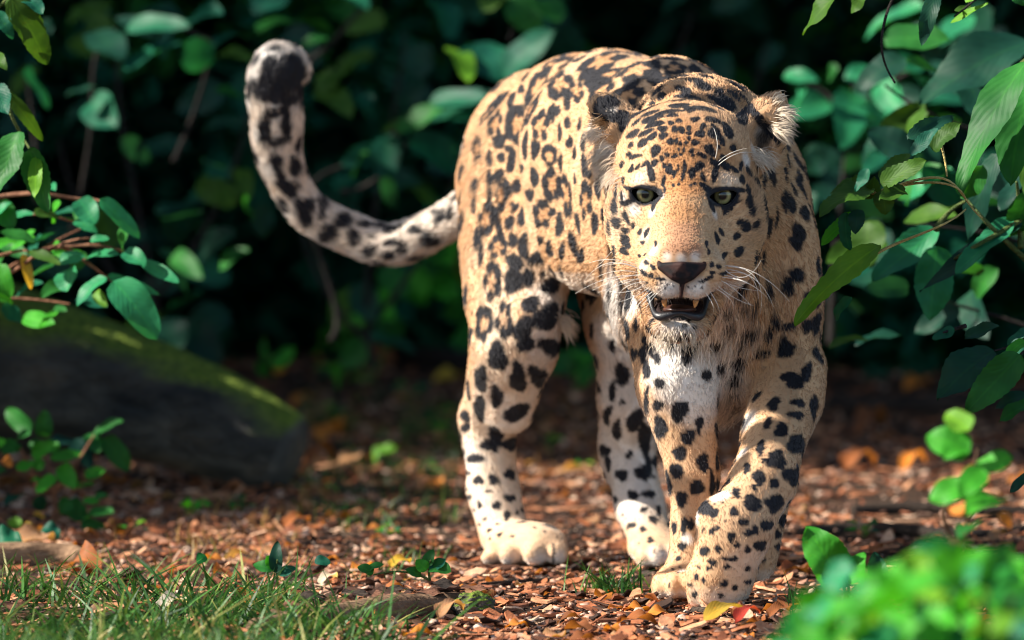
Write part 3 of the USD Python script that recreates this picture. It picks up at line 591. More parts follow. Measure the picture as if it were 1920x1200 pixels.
def lump(seed, size, flat):
    r = np.random.default_rng(seed)
    p = r.normal(size=(16, 3)); p = norm(p) * r.uniform(.7, 1, (16, 1)) * np.array(size) / 2 * [1, 1, flat]
    h = trimesh.Trimesh(p).convex_hull if False else trimesh.convex.convex_hull(p)
    return np.array(h.vertices), np.array(h.faces)
def shard(seed):
    """A flat curled splinter of bark or wood."""
    r = np.random.default_rng(seed); n = 5
    u = np.linspace(-.5, .5, n); w = (.16 + .14 * r.random()) * (1 - (2 * np.abs(u)) ** 3 * r.uniform(.3, .9)); z = .10 * r.uniform(-1, 1.3) * (4 * u * u) ; th = .05 + .05 * r.random()
    top = np.stack([np.r_[u, u], np.r_[w, -w * r.uniform(.7, 1.2)] + np.tile(r.normal(size=n) * .03, 2), np.tile(z, 2) + th + r.normal(size=2 * n) * .02], 1); bot = top * [1.04, 1.04, 1] - [0, 0, th]
    v = np.vstack([top, bot]); f = []
    for k in range(n - 1):
        a, b, c, d = k, k + 1, n + k, n + k + 1
        f += [(a, c, b), (b, c, d), (a + 10, b + 10, c + 10), (b + 10, d + 10, c + 10), (a, b, a + 10), (b, b + 10, a + 10), (c, c + 10, d), (d, c + 10, d + 10)]
    for k in (0, n - 1):
        f += [(k, k + n, k + 10), (k + n, k + n + 10, k + 10)]
    return v, np.array(f)
CHIPS = [proto(f'chip_{k}', (*shard(900 + k), None), chip_mat, 35) for k in range(9)]
PEBS = [proto(f'pebble_{k}', (*lump(800 + k, (1, .8, .6), .75), None), peb_mat, 70) for k in range(6)]
def dead_leaf(seed):
    V, F, U = leaf_mesh((-.5, 0, 0), (.5, 0, 0), .62, (0, 0, 1), .3, .16, .4, .06, 7, .16, 10, seed)
    return V, F, U
DEAD = [proto(f'dead_leaf_{k}', dead_leaf(700 + k), LEAF[c]) for k, c in enumerate(('rust', 'rust', 'tan', 'rust', 'rust', 'orange'))]
def quats(n, tilt, r):
    yaw = r.uniform(0, 2 * np.pi, n); ax = r.normal(size=(n, 2)); ax /= np.linalg.norm(ax, axis=1)[:, None]; a = r.normal(size=n) * tilt / 2
    qy = np.stack([np.cos(yaw / 2), 0 * yaw, 0 * yaw, np.sin(yaw / 2)], 1); qt = np.stack([np.cos(a), np.sin(a) * ax[:, 0], np.sin(a) * ax[:, 1], 0 * a], 1)
    w = qt[:, 0] * qy[:, 0] - qt[:, 3] * qy[:, 3]
    return norm(np.stack([w, qt[:, 1] * qy[:, 0] + qt[:, 2] * qy[:, 3], qt[:, 2] * qy[:, 0] - qt[:, 1] * qy[:, 3], qt[:, 0] * qy[:, 3]], 1))
def strew(n, r, near=5.2, far=13.0):
    """Ground points spread evenly over the picture's view of the ground, denser near by."""
    D = near * (far / near) ** (r.random(n) ** 1.25)
    x = r.uniform(-.125, .125, n) * D * 1.0
    return x, D
def keep(x, y):
    px = pix(np.stack([x, y, ground_z(x, y)], 1))
    dens = .05 + 1.55 * meshkit.fbm(np.stack([x * 2.2, y * 1.1, 0 * x], 1), 3, 12)
    left = (px[:, 0] < 620) & (px[:, 1] > 1060)          # grass grows here
    dark = (px[:, 0] > 1500) & (px[:, 1] > 820)
    dens = dens * np.where(left, .5, 1) * np.where(dark, .55, 1) * np.where(y > 10.5, .75, 1)
    return dens
n = 44000
x, y = strew(n, rL); k = rL.random(n) < keep(x, y); x, y = x[k], y[k]; n = len(x)
size = rL.gamma(4, .0043, n).clip(.006, .038)
kind = rL.choice(3, n, p=[.69, .29, .02])
size = np.where(kind == 1, size * .62, np.where(kind == 2, size * 1.5, size)) * np.where(y > 8, 1.25, 1)
z = ground_z(x, y) + size * .06 + rL.random(n) * .006
pi_ = np.where(kind == 0, rL.integers(0, 9, n), np.where(kind == 1, 9 + rL.integers(0, 6, n), 15 + rL.integers(0, 6, n)))
shown = (y < 6.75) & (kind < 2) & (size > .010)
px = pix(np.stack([x, y, z], 1)); shown &= (px[:, 0] > 10) & (px[:, 0] < 1910) & (px[:, 1] < 1195)
feet = ((np.hypot(px[:, 0] - 1330, (px[:, 1] - 1130)) < 60) | (np.hypot(px[:, 0] - 985, px[:, 1] - 1050) < 60))
shown &= ~feet
order = np.argsort(-np.where(shown, size / y, 0)); q_ = quats(n, .28, rL)
single = np.zeros(n, bool)
chips = [i for i in order[:4000] if shown[i] and kind[i] == 0][:300]
pebs = [i for i in order[:8000] if shown[i] and kind[i] == 1][:220]
single[chips] = True; single[pebs] = True
PROTO = CHIPS + PEBS + DEAD
rest = ~single
lit = instancer('/World/ground_litter', PROTO, np.stack([x, y, z], 1)[rest], pi_[rest], (size[:, None] * np.where((rL.random(n) < .10)[:, None] & (kind == 0)[:, None], [3.2, .45, .6], [1, 1, 1]))[rest], quat=q_[rest])
tag(lit, 'reddish brown wood chips, grit and dead leaves strewn over the ground', 'leaf litter', kind='stuff')
def place(name, pr, P, s, q, label, cat, group=None):
    u = UsdGeom.Xform.Define(stage, numbered('/World', name))
    u.AddTransformOp().Set(Gf.Matrix4d().SetScale(Gf.Vec3d(*np.broadcast_to(np.array(s, float), 3).tolist())) * Gf.Matrix4d().SetRotate(Gf.Quatd(*map(float, q))) * Gf.Matrix4d().SetTranslate(Gf.Vec3d(*map(float, P))))
    u.GetPrim().GetReferences().AddInternalReference(Sdf.Path(pr)); u.GetPrim().SetInstanceable(True)
    return tag(u, label, cat, group)

cut3 = lambda P: 'left' if P < 640 else 'middle' if P < 1200 else 'right'
for i in chips:
    place('wood_chip', PROTO[pi_[i]], (x[i], y[i], z[i] + .003), size[i], q_[i], 'small reddish brown wood chip lying flat on the forest floor', 'wood chip', 'wood chips on the ground in front')
for i in pebs:
    place('pebble', PROTO[pi_[i]], (x[i], y[i], z[i] + .003), size[i], q_[i], 'small pinkish brown pebble lying among the wood chips', 'pebble', 'pebbles among the chips')
# fallen leaves that stand out
FALLEN = '''598 834 640 822 34 orange 0 bright orange fallen leaf, left one of the pair by the log's end
632 812 640 850 30 orange 0 orange fallen leaf with a pale tip, right one of the pair by the log's end
550 764 585 760 22 orange 0 small orange leaf lying above the mossy tip of the log
815 722 872 716 30 yellow 0 blurred yellow leaf lying behind the hind leg
1320 1188 1400 1180 34 yellow .01 yellow folded leaf lying at the bottom edge below the raised paw
1378 1192 1424 1178 26 red .01 small red leaf lying at the bottom edge beside the yellow one
600 1112 632 1104 22 pale .004 whitish curled leaf lying right of the grass
700 880 745 840 30 lime .012 pale green fallen leaf standing on edge on the path
560 900 630 880 44 rust .01 crumpled reddish dead leaf against the end of the log
640 900 690 890 34 tan .01 crumpled pinkish dead leaf right of the log's end
690 690 742 700 40 rust .02 large rust coloured dead leaf lying on the dark ground far back
30 1050 100 1010 50 tan .012 pale brown dead leaf beside the broken branch at the left edge
-10 1060 44 1020 60 teal .02 grey green leaf curling over the broken branch at the left edge
80 1035 112 1012 30 teal .03 small dark green leaf standing behind the broken branch
530 1010 580 1000 30 rust .01 rust coloured dead leaf right of the narrow sprout
820 1190 870 1180 34 tan .014 tan dead leaf stuck to the flaking branch at the bottom edge
300 1170 350 1160 40 pale .01 pale dead leaf lying in the grass at the bottom left
730 1085 770 1078 26 yellow .008 yellowish dead leaf beside the small rounded-leaf plant
1440 1180 1480 1170 26 rust .008 reddish dead leaf below the shadow of the raised paw
1160 800 1210 790 32 orange .01 orange dead leaf on the lit path between the hind leg and the foreleg
1580 900 1640 890 40 rust .01 reddish dead leaf lying right of the raised foreleg
1690 900 1735 886 26 orange .01 orange leaf on the dark ground at the right
1610 830 1660 812 34 rust .01 rust leaf in the lit patch behind the raised foreleg
1700 745 1740 735 30 orange .01 small orange leaf far back at the right
130 1085 190 1140 60 rust .012 reddish brown dead leaf lying in the grass near the left edge'''
for k, line in enumerate(FALLEN.split('\n')):
    v = line.split(None, 7); a, b, c, d, w = map(float, v[:5])
    P = on(a, b, float(v[6]) + .006); Q = on(c, min(max(d, b - 9), b + 9), float(v[6]) + .010) if v[5] not in ('lime', 'teal') else at(c, d, P[1] - .01)
    V, F, U = leaf_mesh(P, Q, w * P[1] / FPX * 1.1, norm(np.array([-.2, -.6, .8])), .35, .16, .4, .05, 7, .14, 14, 300 + k)
    g = obj('fallen_leaf', (V, F), LEAF[v[5]], None, smooth=True); primvar(g, 'leafuv', U); tag(g, v[7], 'leaf')

# ---------------------------------------------------------------- grass
def grass_mat(name, ramp, sc=25):
    return mat(name, {'uv': ('attribute', {'attribute': 'blade'}), 'sep': ('separate_color', {'color_type': 'rgb'}), 'r': ('rgb_ramp', {'ramp': ramp}), 'p': ('principled_bsdf', {'roughness': .5, 'specular_ior_level': .35}), 't': ('translucent_bsdf', {}), 'mx': ('mix_closure', {'fac': .3})},
        [('uv.color', 'sep.color'), ('sep.b', 'r.fac'), ('r.color', 'p.base_color'), ('r.color', 't.color'), ('p.BSDF', 'mx.closure1'), ('t.BSDF', 'mx.closure2')], surface='mx.closure')
grass_g = grass_mat('grass_green', [(0, (.010, .040, .008)), (.45, (.025, .095, .014)), (.8, (.055, .16, .02)), (.93, (.16, .22, .035)), (1, (.40, .33, .12))])
grass_d = grass_mat('grass_dry', [(0, (.14, .055, .018)), (.5, (.30, .14, .04)), (.8, (.45, .26, .08)), (1, (.20, .20, .04))])
def blade(r, base, h, w, lean, curl):
    a = r.uniform(0, 6.28); d = np.array([math.cos(a), math.sin(a), 0]); s = np.array([-d[1], d[0], 0]); s = norm(s + r.normal(size=3) * .4)
    t = np.array([0, .28, .55, .8, 1.0])
    c = base + np.outer(t * h, [0, 0, 1]) * (1 - .35 * curl * t)[:, None] + np.outer(h * (lean * t + curl * t * t), d)
    hw = w / 2 * np.array([.8, 1, .85, .5, .06])
    V = np.vstack([c - hw[:, None] * s, c + hw[:, None] * s])
    F = []
    for k in range(4):
        F += [(k, k + 1, k + 6), (k, k + 6, k + 5)]
    return V, np.array(F), np.tile([[0, 0, r.random()]], (10, 1))
def grass(parent, name, label, pts, r, h, w, m, kind='stuff', cat='grass', lean=.5):
    parts, U = [], []
    for p in pts:
        V, F, u = blade(r, p - [0, 0, .003], h * r.uniform(.35, 1.2) * (1.4 if r.random() < .08 else 1), w * r.uniform(.6, 1.25), r.uniform(.05, lean), r.uniform(0, .75))
        parts.append((V, F)); U.append(u)
    g = obj(name, join(parts), m, parent); primvar(g, 'blade', np.vstack(U)); tag(g, label, cat, kind=kind)
    return g
rG = np.random.default_rng(88)
def patch_points(n, x0, x1, y0, y1, r, w=None):
    px, py = r.uniform(x0, x1, n), r.uniform(y0, y1, n)
    if w is not None:
        k = r.random(n) < w(px, py); px, py = px[k], py[k]
    P = on_ground(px, py)
    cl = meshkit.fbm(P * [16, 10, 0], 2, 5)
    return P[r.random(len(P)) < np.clip((cl - .46) * 9, .05, 1)]
fw = lambda x, y: np.clip((y - 1092 - np.clip(x - 380, 0, None) * .14) / 50, 0, 1) * np.clip((800 - x) / 160, 0, 1)
grass(None, 'grass', 'short green grass growing over the lower left corner of the ground', patch_points(5600, -40, 800, 1060, 1260, rG, fw), rG, .062, .0040, grass_g, lean=1.4)
px = rG.choice([60, 200, 330, 360, 480, 20], 620) + rG.normal(size=620) * 42; Dg = rG.uniform(4.35, 5.2, 620); Pg = at(px, 1250, Dg); Pg[:, 2] = ground_z(Pg[:, 0], Pg[:, 1]); hg = np.clip((EYE_HEIGHT - (1182 - 373) * Dg / FPX), .03, .2)
parts, U = [], []
for p, h in zip(Pg, hg):
    V, F, u = blade(rG, p, h * rG.uniform(.6, 1.15), .0035, rG.uniform(0, .3), rG.uniform(0, .4)); parts.append((V, F)); U.append(u * [1, 1, .4] + [0, 0, .5])
g = obj('foreground_grass', join(parts), grass_g); primvar(g, 'blade', np.vstack(U)); tag(g, 'tall blurred grass close to the viewer along the bottom left edge', 'grass', kind='stuff')
for nm, lab, box_, n, h, m in (('dry_grass', 'withered orange grass lying on the chips in front of the log', (330, 590, 950, 1035), 420, .045, grass_d), ('background_grass', 'blurred tufts of green grass on the path behind the log\'s end', (570, 660, 775, 815), 420, .06, grass_g), ('background_grass', 'blurred yellow green grass left of the hind leg', (760, 870, 770, 850), 330, .055, grass_g), ('sparse_grass', 'a few thin grass blades among the chips below the hind paw', (640, 860, 1040, 1100), 170, .035, grass_g), ('path_grass', 'thin low grass scattered along the lit path left of the hind leg', (560, 860, 740, 1000), 2200, .042, grass_g), ('path_grass', 'thin yellowed grass on the path between and behind the legs', (1000, 1220, 740, 900), 700, .04, grass_d), ('sparse_grass', 'thin dry stalks between the sprouts at the lower left', (60, 560, 1020, 1090), 220, .04, grass_d), ('sparse_grass', 'thin grass on the dark ground below the raised paw at the right', (1470, 1560, 1130, 1220), 120, .05, grass_g)):
    grass(None, nm, lab, patch_points(n, *box_, rG), rG, h, .0026, m)
tl = on(1150, 1118)
t = thing('grass_tuft', 'small tuft of green grass growing just left of the front paws', 'grass tuft', tl)
for k in range(110):
    P = tl + np.array([rG.normal() * .026, rG.normal() * .03, 0]); P[2] = ground_z(P[0], P[1]) - .002
    V, F, u = blade(rG, P, rG.uniform(.022, .058), .0030, rG.uniform(.05, .6), rG.uniform(0, .7))
    g = obj('blade', (V, F), grass_g, t, loc=tl); primvar(g, 'blade', u * [1, 1, .9])

# ---------------------------------------------------------------- the leopard: one continuous body surface
PR = []   # primitives: (group, kind, data, flow, fur length)
HEADK = 0.016
GK = {'torso': 0.030, 'head': HEADK, 'fr': 0.014, 'fl': 0.014, 'hr': 0.016, 'hl': 0.016, 'tail': 0.012, 'hind_toe': .009, 'fore_toe': .008}
def cone(g, a, ra, b, rb, flow=None, fur=0.010):
    a, b = at(*a), at(*b)
    PR.append((g, 'c', (a, ra, b, rb), norm(b - a) if flow is None else norm(flow), fur))
def ell(g, c, r, flow, fur=0.010, rot=0.0, yaw=0.0):
    R = trimesh.transformations.euler_matrix(0, math.radians(rot), math.radians(yaw))[:3, :3]
    PR.append((g, 'e', (at(*c), np.array(r), R), None if flow is None else norm(flow), fur))

back, down = (-0.3, 0.9, -0.15), (0, 0.1, -1)
# torso: pelvis, loin, ribs, shoulders, chest, neck
ell('torso', (1010, 330, 6.88), (.108, .150, .158), (-.55, .55, -.6), .0065, yaw=30)
ell('torso', (1090, 270, 6.74), (.115, .150, .132), (-.6, .7, -.1), .0065, yaw=25)
ell('torso', (1150, 300, 6.58), (.130, .170, .158), (-.5, .85, -.1), .0065, yaw=20)
ell('torso', (1250, 340, 6.42), (.130, .170, .175), (-.4, .85, -.2), .0065, yaw=15)
ell('torso', (1335, 400, 6.30), (.118, .150, .175), (-.3, .8, -.4), .0065, yaw=10)
ell('torso', (1150, 455, 6.50), (.092, .160, .075), (-.4, .8, -.4), .010, yaw=20)
ell('torso', (1290, 540, 6.33), (.112, .150, .120), (-.2, .5, -.8), .020, yaw=10)
ell('torso', (1350, 600, 6.19), (.098, .100, .100), (0, .2, -1), .022)
ell('torso', (1335, 690, 6.20), (.070, .080, .062), (0, .2, -1), .045)
cone('torso', (1350, 420, 6.22), .105, (1290, 370, 5.98), .085, (.0, .9, -.3), .009)
cone('torso', (1330, 560, 6.10), .075, (1285, 450, 5.97), .070, (.0, .4, -.8), .022)
ell('torso', (1300, 262, 6.07), (.085, .110, .085), (-.1, .9, .1), .010)
ell('torso', (1330, 300, 6.16), (.10, .11, .11), (-.2, .9, .0), .010)
ell('torso', (948, 470, 6.74), (.050, .060, .085), (-.4, .3, -.9), .006)
ell('torso', (1478, 470, 6.17), (.040, .050, .075), (-.2, .5, -.9), .006)
# shoulder of the left foreleg (right in the picture) and of the right one
cone('torso', (1420, 330, 6.30), .060, (1468, 560, 6.16), .052, (-.1, .5, -.9), .0075)
cone('torso', (1230, 400, 6.30), .055, (1255, 620, 6.13), .050, (-.1, .4, -.9), .008)
# hind leg in full view: thigh, gaskin, hock, metatarsus, paw
cone('hr', (985, 350, 6.82), .098, (962, 560, 6.67), .066, (-.3, .2, -1), .012)
cone('hr', (962, 540, 6.67), .066, (968, 640, 6.62), .058, None, .0075)
cone('hr', (1000, 470, 6.66), .060, (1000, 620, 6.60), .034, None, .0075)
cone('hr', (955, 650, 6.63), .056, (918, 770, 6.74), .040, None, .0065)
cone('hr', (1000, 600, 6.58), .036, (958, 770, 6.68), .036, None, .0065)
cone('hr', (884, 785, 6.80), .021, (900, 830, 6.77), .024, None, .0055)
cone('hr', (915, 790, 6.745), .042, (925, 920, 6.725), .034, None, .0055)
cone('hr', (925, 920, 6.725), .036, (945, 1000, 6.70), .037, None, .005)
ell('hr', (978, 1018, 6.650), (.054, .050, .031), (.5, -.6, -.4), .004)
ell('hr', (1012, 1020, 6.620), (.040, .045, .0275), (.5, -.6, -.4), .004)
for c, r in (((958, 1040, 6.600), (.0180, .028, .0160)), ((1004, 1038, 6.578), (.0185, .028, .0185)), ((1046, 1038, 6.586), (.0150, .028, .0175)), ((922, 1044, 6.640), (.016, .028, .012))):
    ell('hind_toe', c, r, (.3, -.7, -.5), .004, yaw=-20)
# other hind leg
cone('hl', (1130, 420, 6.78), .070, (1185, 620, 6.64), .058, None, .0075)
cone('hl', (1185, 600, 6.64), .056, (1188, 740, 6.66), .048, None, .0075)
cone('hl', (1188, 740, 6.66), .048, (1172, 850, 6.74), .036, None, .0065)
cone('hl', (1152, 835, 6.79), .018, (1166, 890, 6.75), .024, None, .0055)
cone('hl', (1180, 850, 6.72), .038, (1200, 950, 6.69), .033, None, .0055)
cone('hl', (1200, 950, 6.69), .034, (1222, 1012, 6.65), .032, None, .005)
ell('hl', (1232, 1028, 6.625), (.042, .048, .024), (.3, -.7, -.4), .0042)
for k, c in enumerate(((1207, 1042, 6.585), (1232, 1040, 6.572), (1262, 1040, 6.575), (1285, 1042, 6.59))):
    ell('hind_toe', c, (.0145, .026, .0185), (.2, -.8, -.5), .0042)
# planted foreleg (left in the picture)
cone('fr', (1262, 600, 6.14), .060, (1268, 720, 6.10), .052, None, .0065)
cone('fr', (1272, 715, 6.10), .049, (1300, 890, 6.085), .034, None, .0055)
cone('fr', (1300, 890, 6.085), .034, (1303, 985, 6.08), .029, None, .005)
cone('fr', (1303, 985, 6.08), .030, (1292, 1055, 6.07), .029, None, .0042)
ell('fr', (1283, 1088, 6.05), (.040, .046, .024), (-.1, -.8, -.4), .0042)
for c in ((1236, 1098, 6.015), (1261, 1097, 6.0), (1288, 1097, 6.0), (1316, 1098, 6.012)):
    ell('fore_toe', c, (.0130, .026, .0190), (-.1, -.8, -.6), .0042)
# lifted foreleg (right in the picture), wrist bent, toes hanging to the ground
cone('fl', (1462, 560, 6.20), .050, (1478, 740, 6.115), .043, None, .0065)
cone('fl', (1500, 690, 6.16), .034, (1478, 800, 6.10), .032, None, .0065)
cone('fl', (1472, 720, 6.13), .046, (1432, 900, 5.98), .041, None, .0055)
cone('fl', (1432, 900, 5.98), .041, (1385, 985, 5.93), .042, None, .005)
cone('fl', (1345, 968, 5.925), .025, (1375, 1010, 5.93), .036, None, .005)
cone('fl', (1448, 940, 6.02), .024, (1415, 1050, 6.00), .030, None, .0055)
cone('fl', (1375, 1000, 5.935), .046, (1352, 1078, 5.945), .041, None, .0042)
for c, t in (((1308, 1075, 5.94), (1306, 1120, 5.955)), ((1336, 1080, 5.925), (1332, 1131, 5.935)), ((1368, 1078, 5.93), (1362, 1127, 5.94)), ((1398, 1066, 5.95), (1390, 1108, 5.965))):
    cone('fore_toe', c, .0170, t, .0145, None, .004)
# tail
TAIL = [((905, 372), 7.00, .030), ((870, 397), 7.04, .0270), ((797, 438), 7.09, .0245), ((722, 459), 7.12, .0270), ((649, 434), 7.13, .0270), ((576, 394), 7.13, .0270), ((542, 342), 7.12, .0260), ((520, 279), 7.11, .0250),
        ((519, 233), 7.10, .0290), ((514, 178), 7.09, .0335), ((517, 128), 7.09, .0360), ((540, 122), 7.12, .0300), ((551, 140), 7.15, .022)]
_tp = spline([at(*a, d) for a, d, r in TAIL], 31); _tr = np.interp(np.linspace(0, 1, 31), np.linspace(0, 1, len(TAIL)), [r for *_, r in TAIL])
for i in range(30):
    PR.append(('tail', 'c', (_tp[i], _tr[i], _tp[i + 1], _tr[i + 1]), norm(_tp[i + 1] - _tp[i]), .014))
# head
def hd(*a):
    ell('head', *a)
def hc(a, ra, b, rb, fur):
    cone('head', a, ra, b, rb, None, fur); PR[-1] = PR[-1][:3] + (None, fur)
hd((1284, 306, 5.895), (.088, .090, .074), None, .0055)
hd((1284, 258, 5.930), (.074, .080, .046), None, .0055)
hd((1284, 385, 5.872), (.084, .076, .076), None, .0055)
hd((1250, 300, 5.835), (.034, .026, .030), None, .0042)
hd((1317, 302, 5.835), (.034, .026, .030), None, .0042)
hd((1208, 360, 5.822), (.030, .026, .024), None, .0030)
hd((1354, 363, 5.822), (.030, .026, .024), None, .0030)
hc((1188, 336, 5.826), .0100, (1232, 338, 5.806), .0100, .0042)
hc((1378, 338, 5.826), .0100, (1332, 340, 5.806), .0100, .0042)
hd((1186, 408, 5.880), (.034, .056, .056), None, .014)
hd((1386, 408, 5.880), (.034, .056, .056), None, .014)
hd((1206, 425, 5.832), (.032, .032, .036), None, .009)
hd((1360, 425, 5.832), (.032, .032, .036), None, .009)
hd((1212, 490, 5.845), (.040, .050, .036), None, .0075)
hd((1356, 490, 5.845), (.040, .050, .036), None, .0075)
hc((1282, 340, 5.822), .032, (1280, 420, 5.790), .030, .004)
hd((1279, 440, 5.795), (.044, .040, .050), None, .004)
hc((1262, 400, 5.790), .0240, (1258, 474, 5.742), .0200, .0028)
hc((1298, 400, 5.790), .0240, (1300, 474, 5.742), .0200, .0028)
hc((1279, 410, 5.788), .0270, (1279, 476, 5.738), .0210, .0028)
hd((1238, 511, 5.755), (.0300, .038, .0260), None, .0045, 12)
hd((1319, 511, 5.755), (.0300, .038, .0260), None, .0045, -12)
hd((1251, 536, 5.737), (.0200, .022, .0170), None, .0045)
hd((1302, 536, 5.737), (.0200, .022, .0170), None, .0045)
hd((1228, 470, 5.805), (.032, .040, .032), None, .0042)
hd((1333, 470, 5.805), (.032, .040, .032), None, .0042)
hd((1274, 614, 5.782), (.0370, .036, .0180), (0, .6, -.8), .010)
hd((1274, 592, 5.850), (.040, .050, .032), (0, .6, -.8), .014)
hd((1274, 540, 5.860), (.050, .050, .050), (0, .6, -.8), .012)
hc((1236, 588, 5.815), .014, (1210, 462, 5.880), .027, .014)
hc((1312, 588, 5.815), .014, (1362, 462, 5.880), .027, .014)
hd((1143, 208, 5.945), (.0300, .020, .0225), (-.5, .3, .8), .008, 25)
hd((1162, 238, 5.935), (.0230, .024, .0240), (-.5, .3, .8), .010)
hc((1408, 266, 5.940), .0400, (1438, 216, 5.950), .0230, .008)
hc((1438, 216, 5.950), .0230, (1455, 186, 5.955), .0060, .008)
hc((1448, 262, 5.945), .0140, (1455, 200, 5.955), .0090, .016)
NOSE = at(1279, 500, 5.66)
CUT = [('e', (at(1273, 579, 5.745), np.array([.0330, .070, .0150]), np.eye(3))),
       ('e', (at(1432, 250, 5.895), np.array([.0185, .040, .0300]), np.eye(3))),
       ('e', (at(1126, 236, 5.925), np.array([.0150, .022, .0130]), np.eye(3)))]
EYES = [(at(1209, 363, 5.819), 10), (at(1354, 366, 5.819), -8)]
ER = 0.0176

def dist(kind, d, P):
    if kind == 'c':
        a, ra, b, rb = d
        ab = b - a
        t = np.clip((P - a) @ ab / (ab @ ab), 0, 1)
        return np.linalg.norm(P - a - t[:, None] * ab, axis=1) - (ra + t * (rb - ra))
    c, r, R = d
    q = (P - c) @ R
    k0 = np.linalg.norm(q / r, axis=1); k1 = np.linalg.norm(q / (r * r), axis=1)
    return k0 * (k0 - 1) / np.maximum(k1, 1e-9)

def smin(a, b, k):
    h = np.maximum(k - np.abs(a - b), 0) / k
    return np.minimum(a, b) - h * h * k / 4

SHRINK = {'hind_toe': .002, 'fore_toe': .002, 'torso': .004, 'head': .002, 'tail': .002, 'fr': .002, 'fl': .002, 'hr': .002, 'hl': .002}
def eyecut(P):
    out = np.full(len(P), 9.0)
    for c, roll in EYES:   # an almond opening in front of each eyeball
        q = P - c
        ca, sa = math.cos(math.radians(roll)), math.sin(math.radians(roll))
        x, z = (q[:, 0] * ca - q[:, 2] * sa) / .0180, (q[:, 0] * sa + q[:, 2] * ca)
        top, bot = .0052 * (1 - x * x * x * x), -.0128 * (1 - x * x)
        d2 = np.maximum(z - top, bot - z)
        out = np.minimum(out, np.maximum(d2, np.linalg.norm(q, axis=1) - .045))
    return out

def combine(G, P):
    out = None
    for g in ('torso', 'head', 'hr', 'hl', 'fr', 'fl', 'tail'):
        if g in G:
            if out is None:
                out = G[g]
            else:
                out = smin(out, G[g], .035 if g in ('hr', 'hl', 'head') else .03 if g in ('fr', 'fl') else .015)
    return out

def field(P):
    S = {}
    for g, kind, d, flow, fur in PR:
        k = GK[g]
        e = np.exp(np.clip(-dist(kind, d, P) / k * 2.2, -60, 30))
        S[g] = S.get(g, 0) + e
    G = {g: -np.log(np.maximum(s, 1e-26)) * GK[g] / 2.2 + SHRINK[g] for g, s in S.items()}
    f = combine_legs(G)
    for kind, d in CUT:
        f = np.maximum(f, -dist(kind, d, P))
    return np.maximum(f, -eyecut(P))

def combine_legs(G):
    f = G['torso']
    f = smin(f, G['head'], .045)
    legs_hind = smin(smin(G['hr'], G['hl'], .004), G['hind_toe'], .010)
    f = smin(f, legs_hind, .045)
    f = smin(f, G['tail'], .03)
    fore = smin(smin(G['fr'], G['fl'], .004), G['fore_toe'], .010)
    # the forelegs join the torso smoothly but stay apart from each other and from the hind legs
    return smin(f, fore, .030)

def grid_field(lo, shape, h):
    big = np.float32(9.0)
    S = {g: np.zeros(shape, np.float32) for g in GK}
    def box(c0, c1):
        a = np.clip(np.floor((c0 - lo) / h).astype(int), 0, shape); b = np.clip(np.ceil((c1 - lo) / h).astype(int) + 1, 0, shape)
        sl = tuple(slice(x, y) for x, y in zip(a, b))
        if (b <= a).any():
            return sl, None
        X = np.stack(np.meshgrid(*[lo[i] + h * np.arange(a[i], b[i]) for i in range(3)], indexing='ij'), -1)
        return sl, X
    m = .06
    for g, kind, d, flow, fur in PR:
        if kind == 'c':
            a, ra, b, rb = d; r = max(ra, rb) + m
            c0, c1 = np.minimum(a, b) - r, np.maximum(a, b) + r
        else:
            r = d[1].max() + m if not np.allclose(d[2], np.eye(3)) else d[1] + m
            c0, c1 = d[0] - r, d[0] + r
        sl, X = box(c0, c1)
        if X is None:
            continue
        dd = dist(kind, d, X.reshape(-1, 3)).reshape(X.shape[:3])
        S[g][sl] += np.exp(np.clip(-dd / GK[g] * 2.2, -60, 30)).astype(np.float32)
    G = {g: -np.log(np.maximum(s, 1e-26)) * GK[g] / 2.2 + SHRINK[g] for g, s in S.items()}
    f = combine_legs(G)
    for c in [c[1][0] for c in CUT] + [e[0] for e in EYES]:
        sl, X = box(c - .07, c + .07)
        P = X.reshape(-1, 3)
        v = f[sl].reshape(-1)
        for kind, d in CUT:
            v = np.maximum(v, -dist(kind, d, P))
        f[sl] = np.maximum(v, -eyecut(P)).reshape(X.shape[:3])
    return f

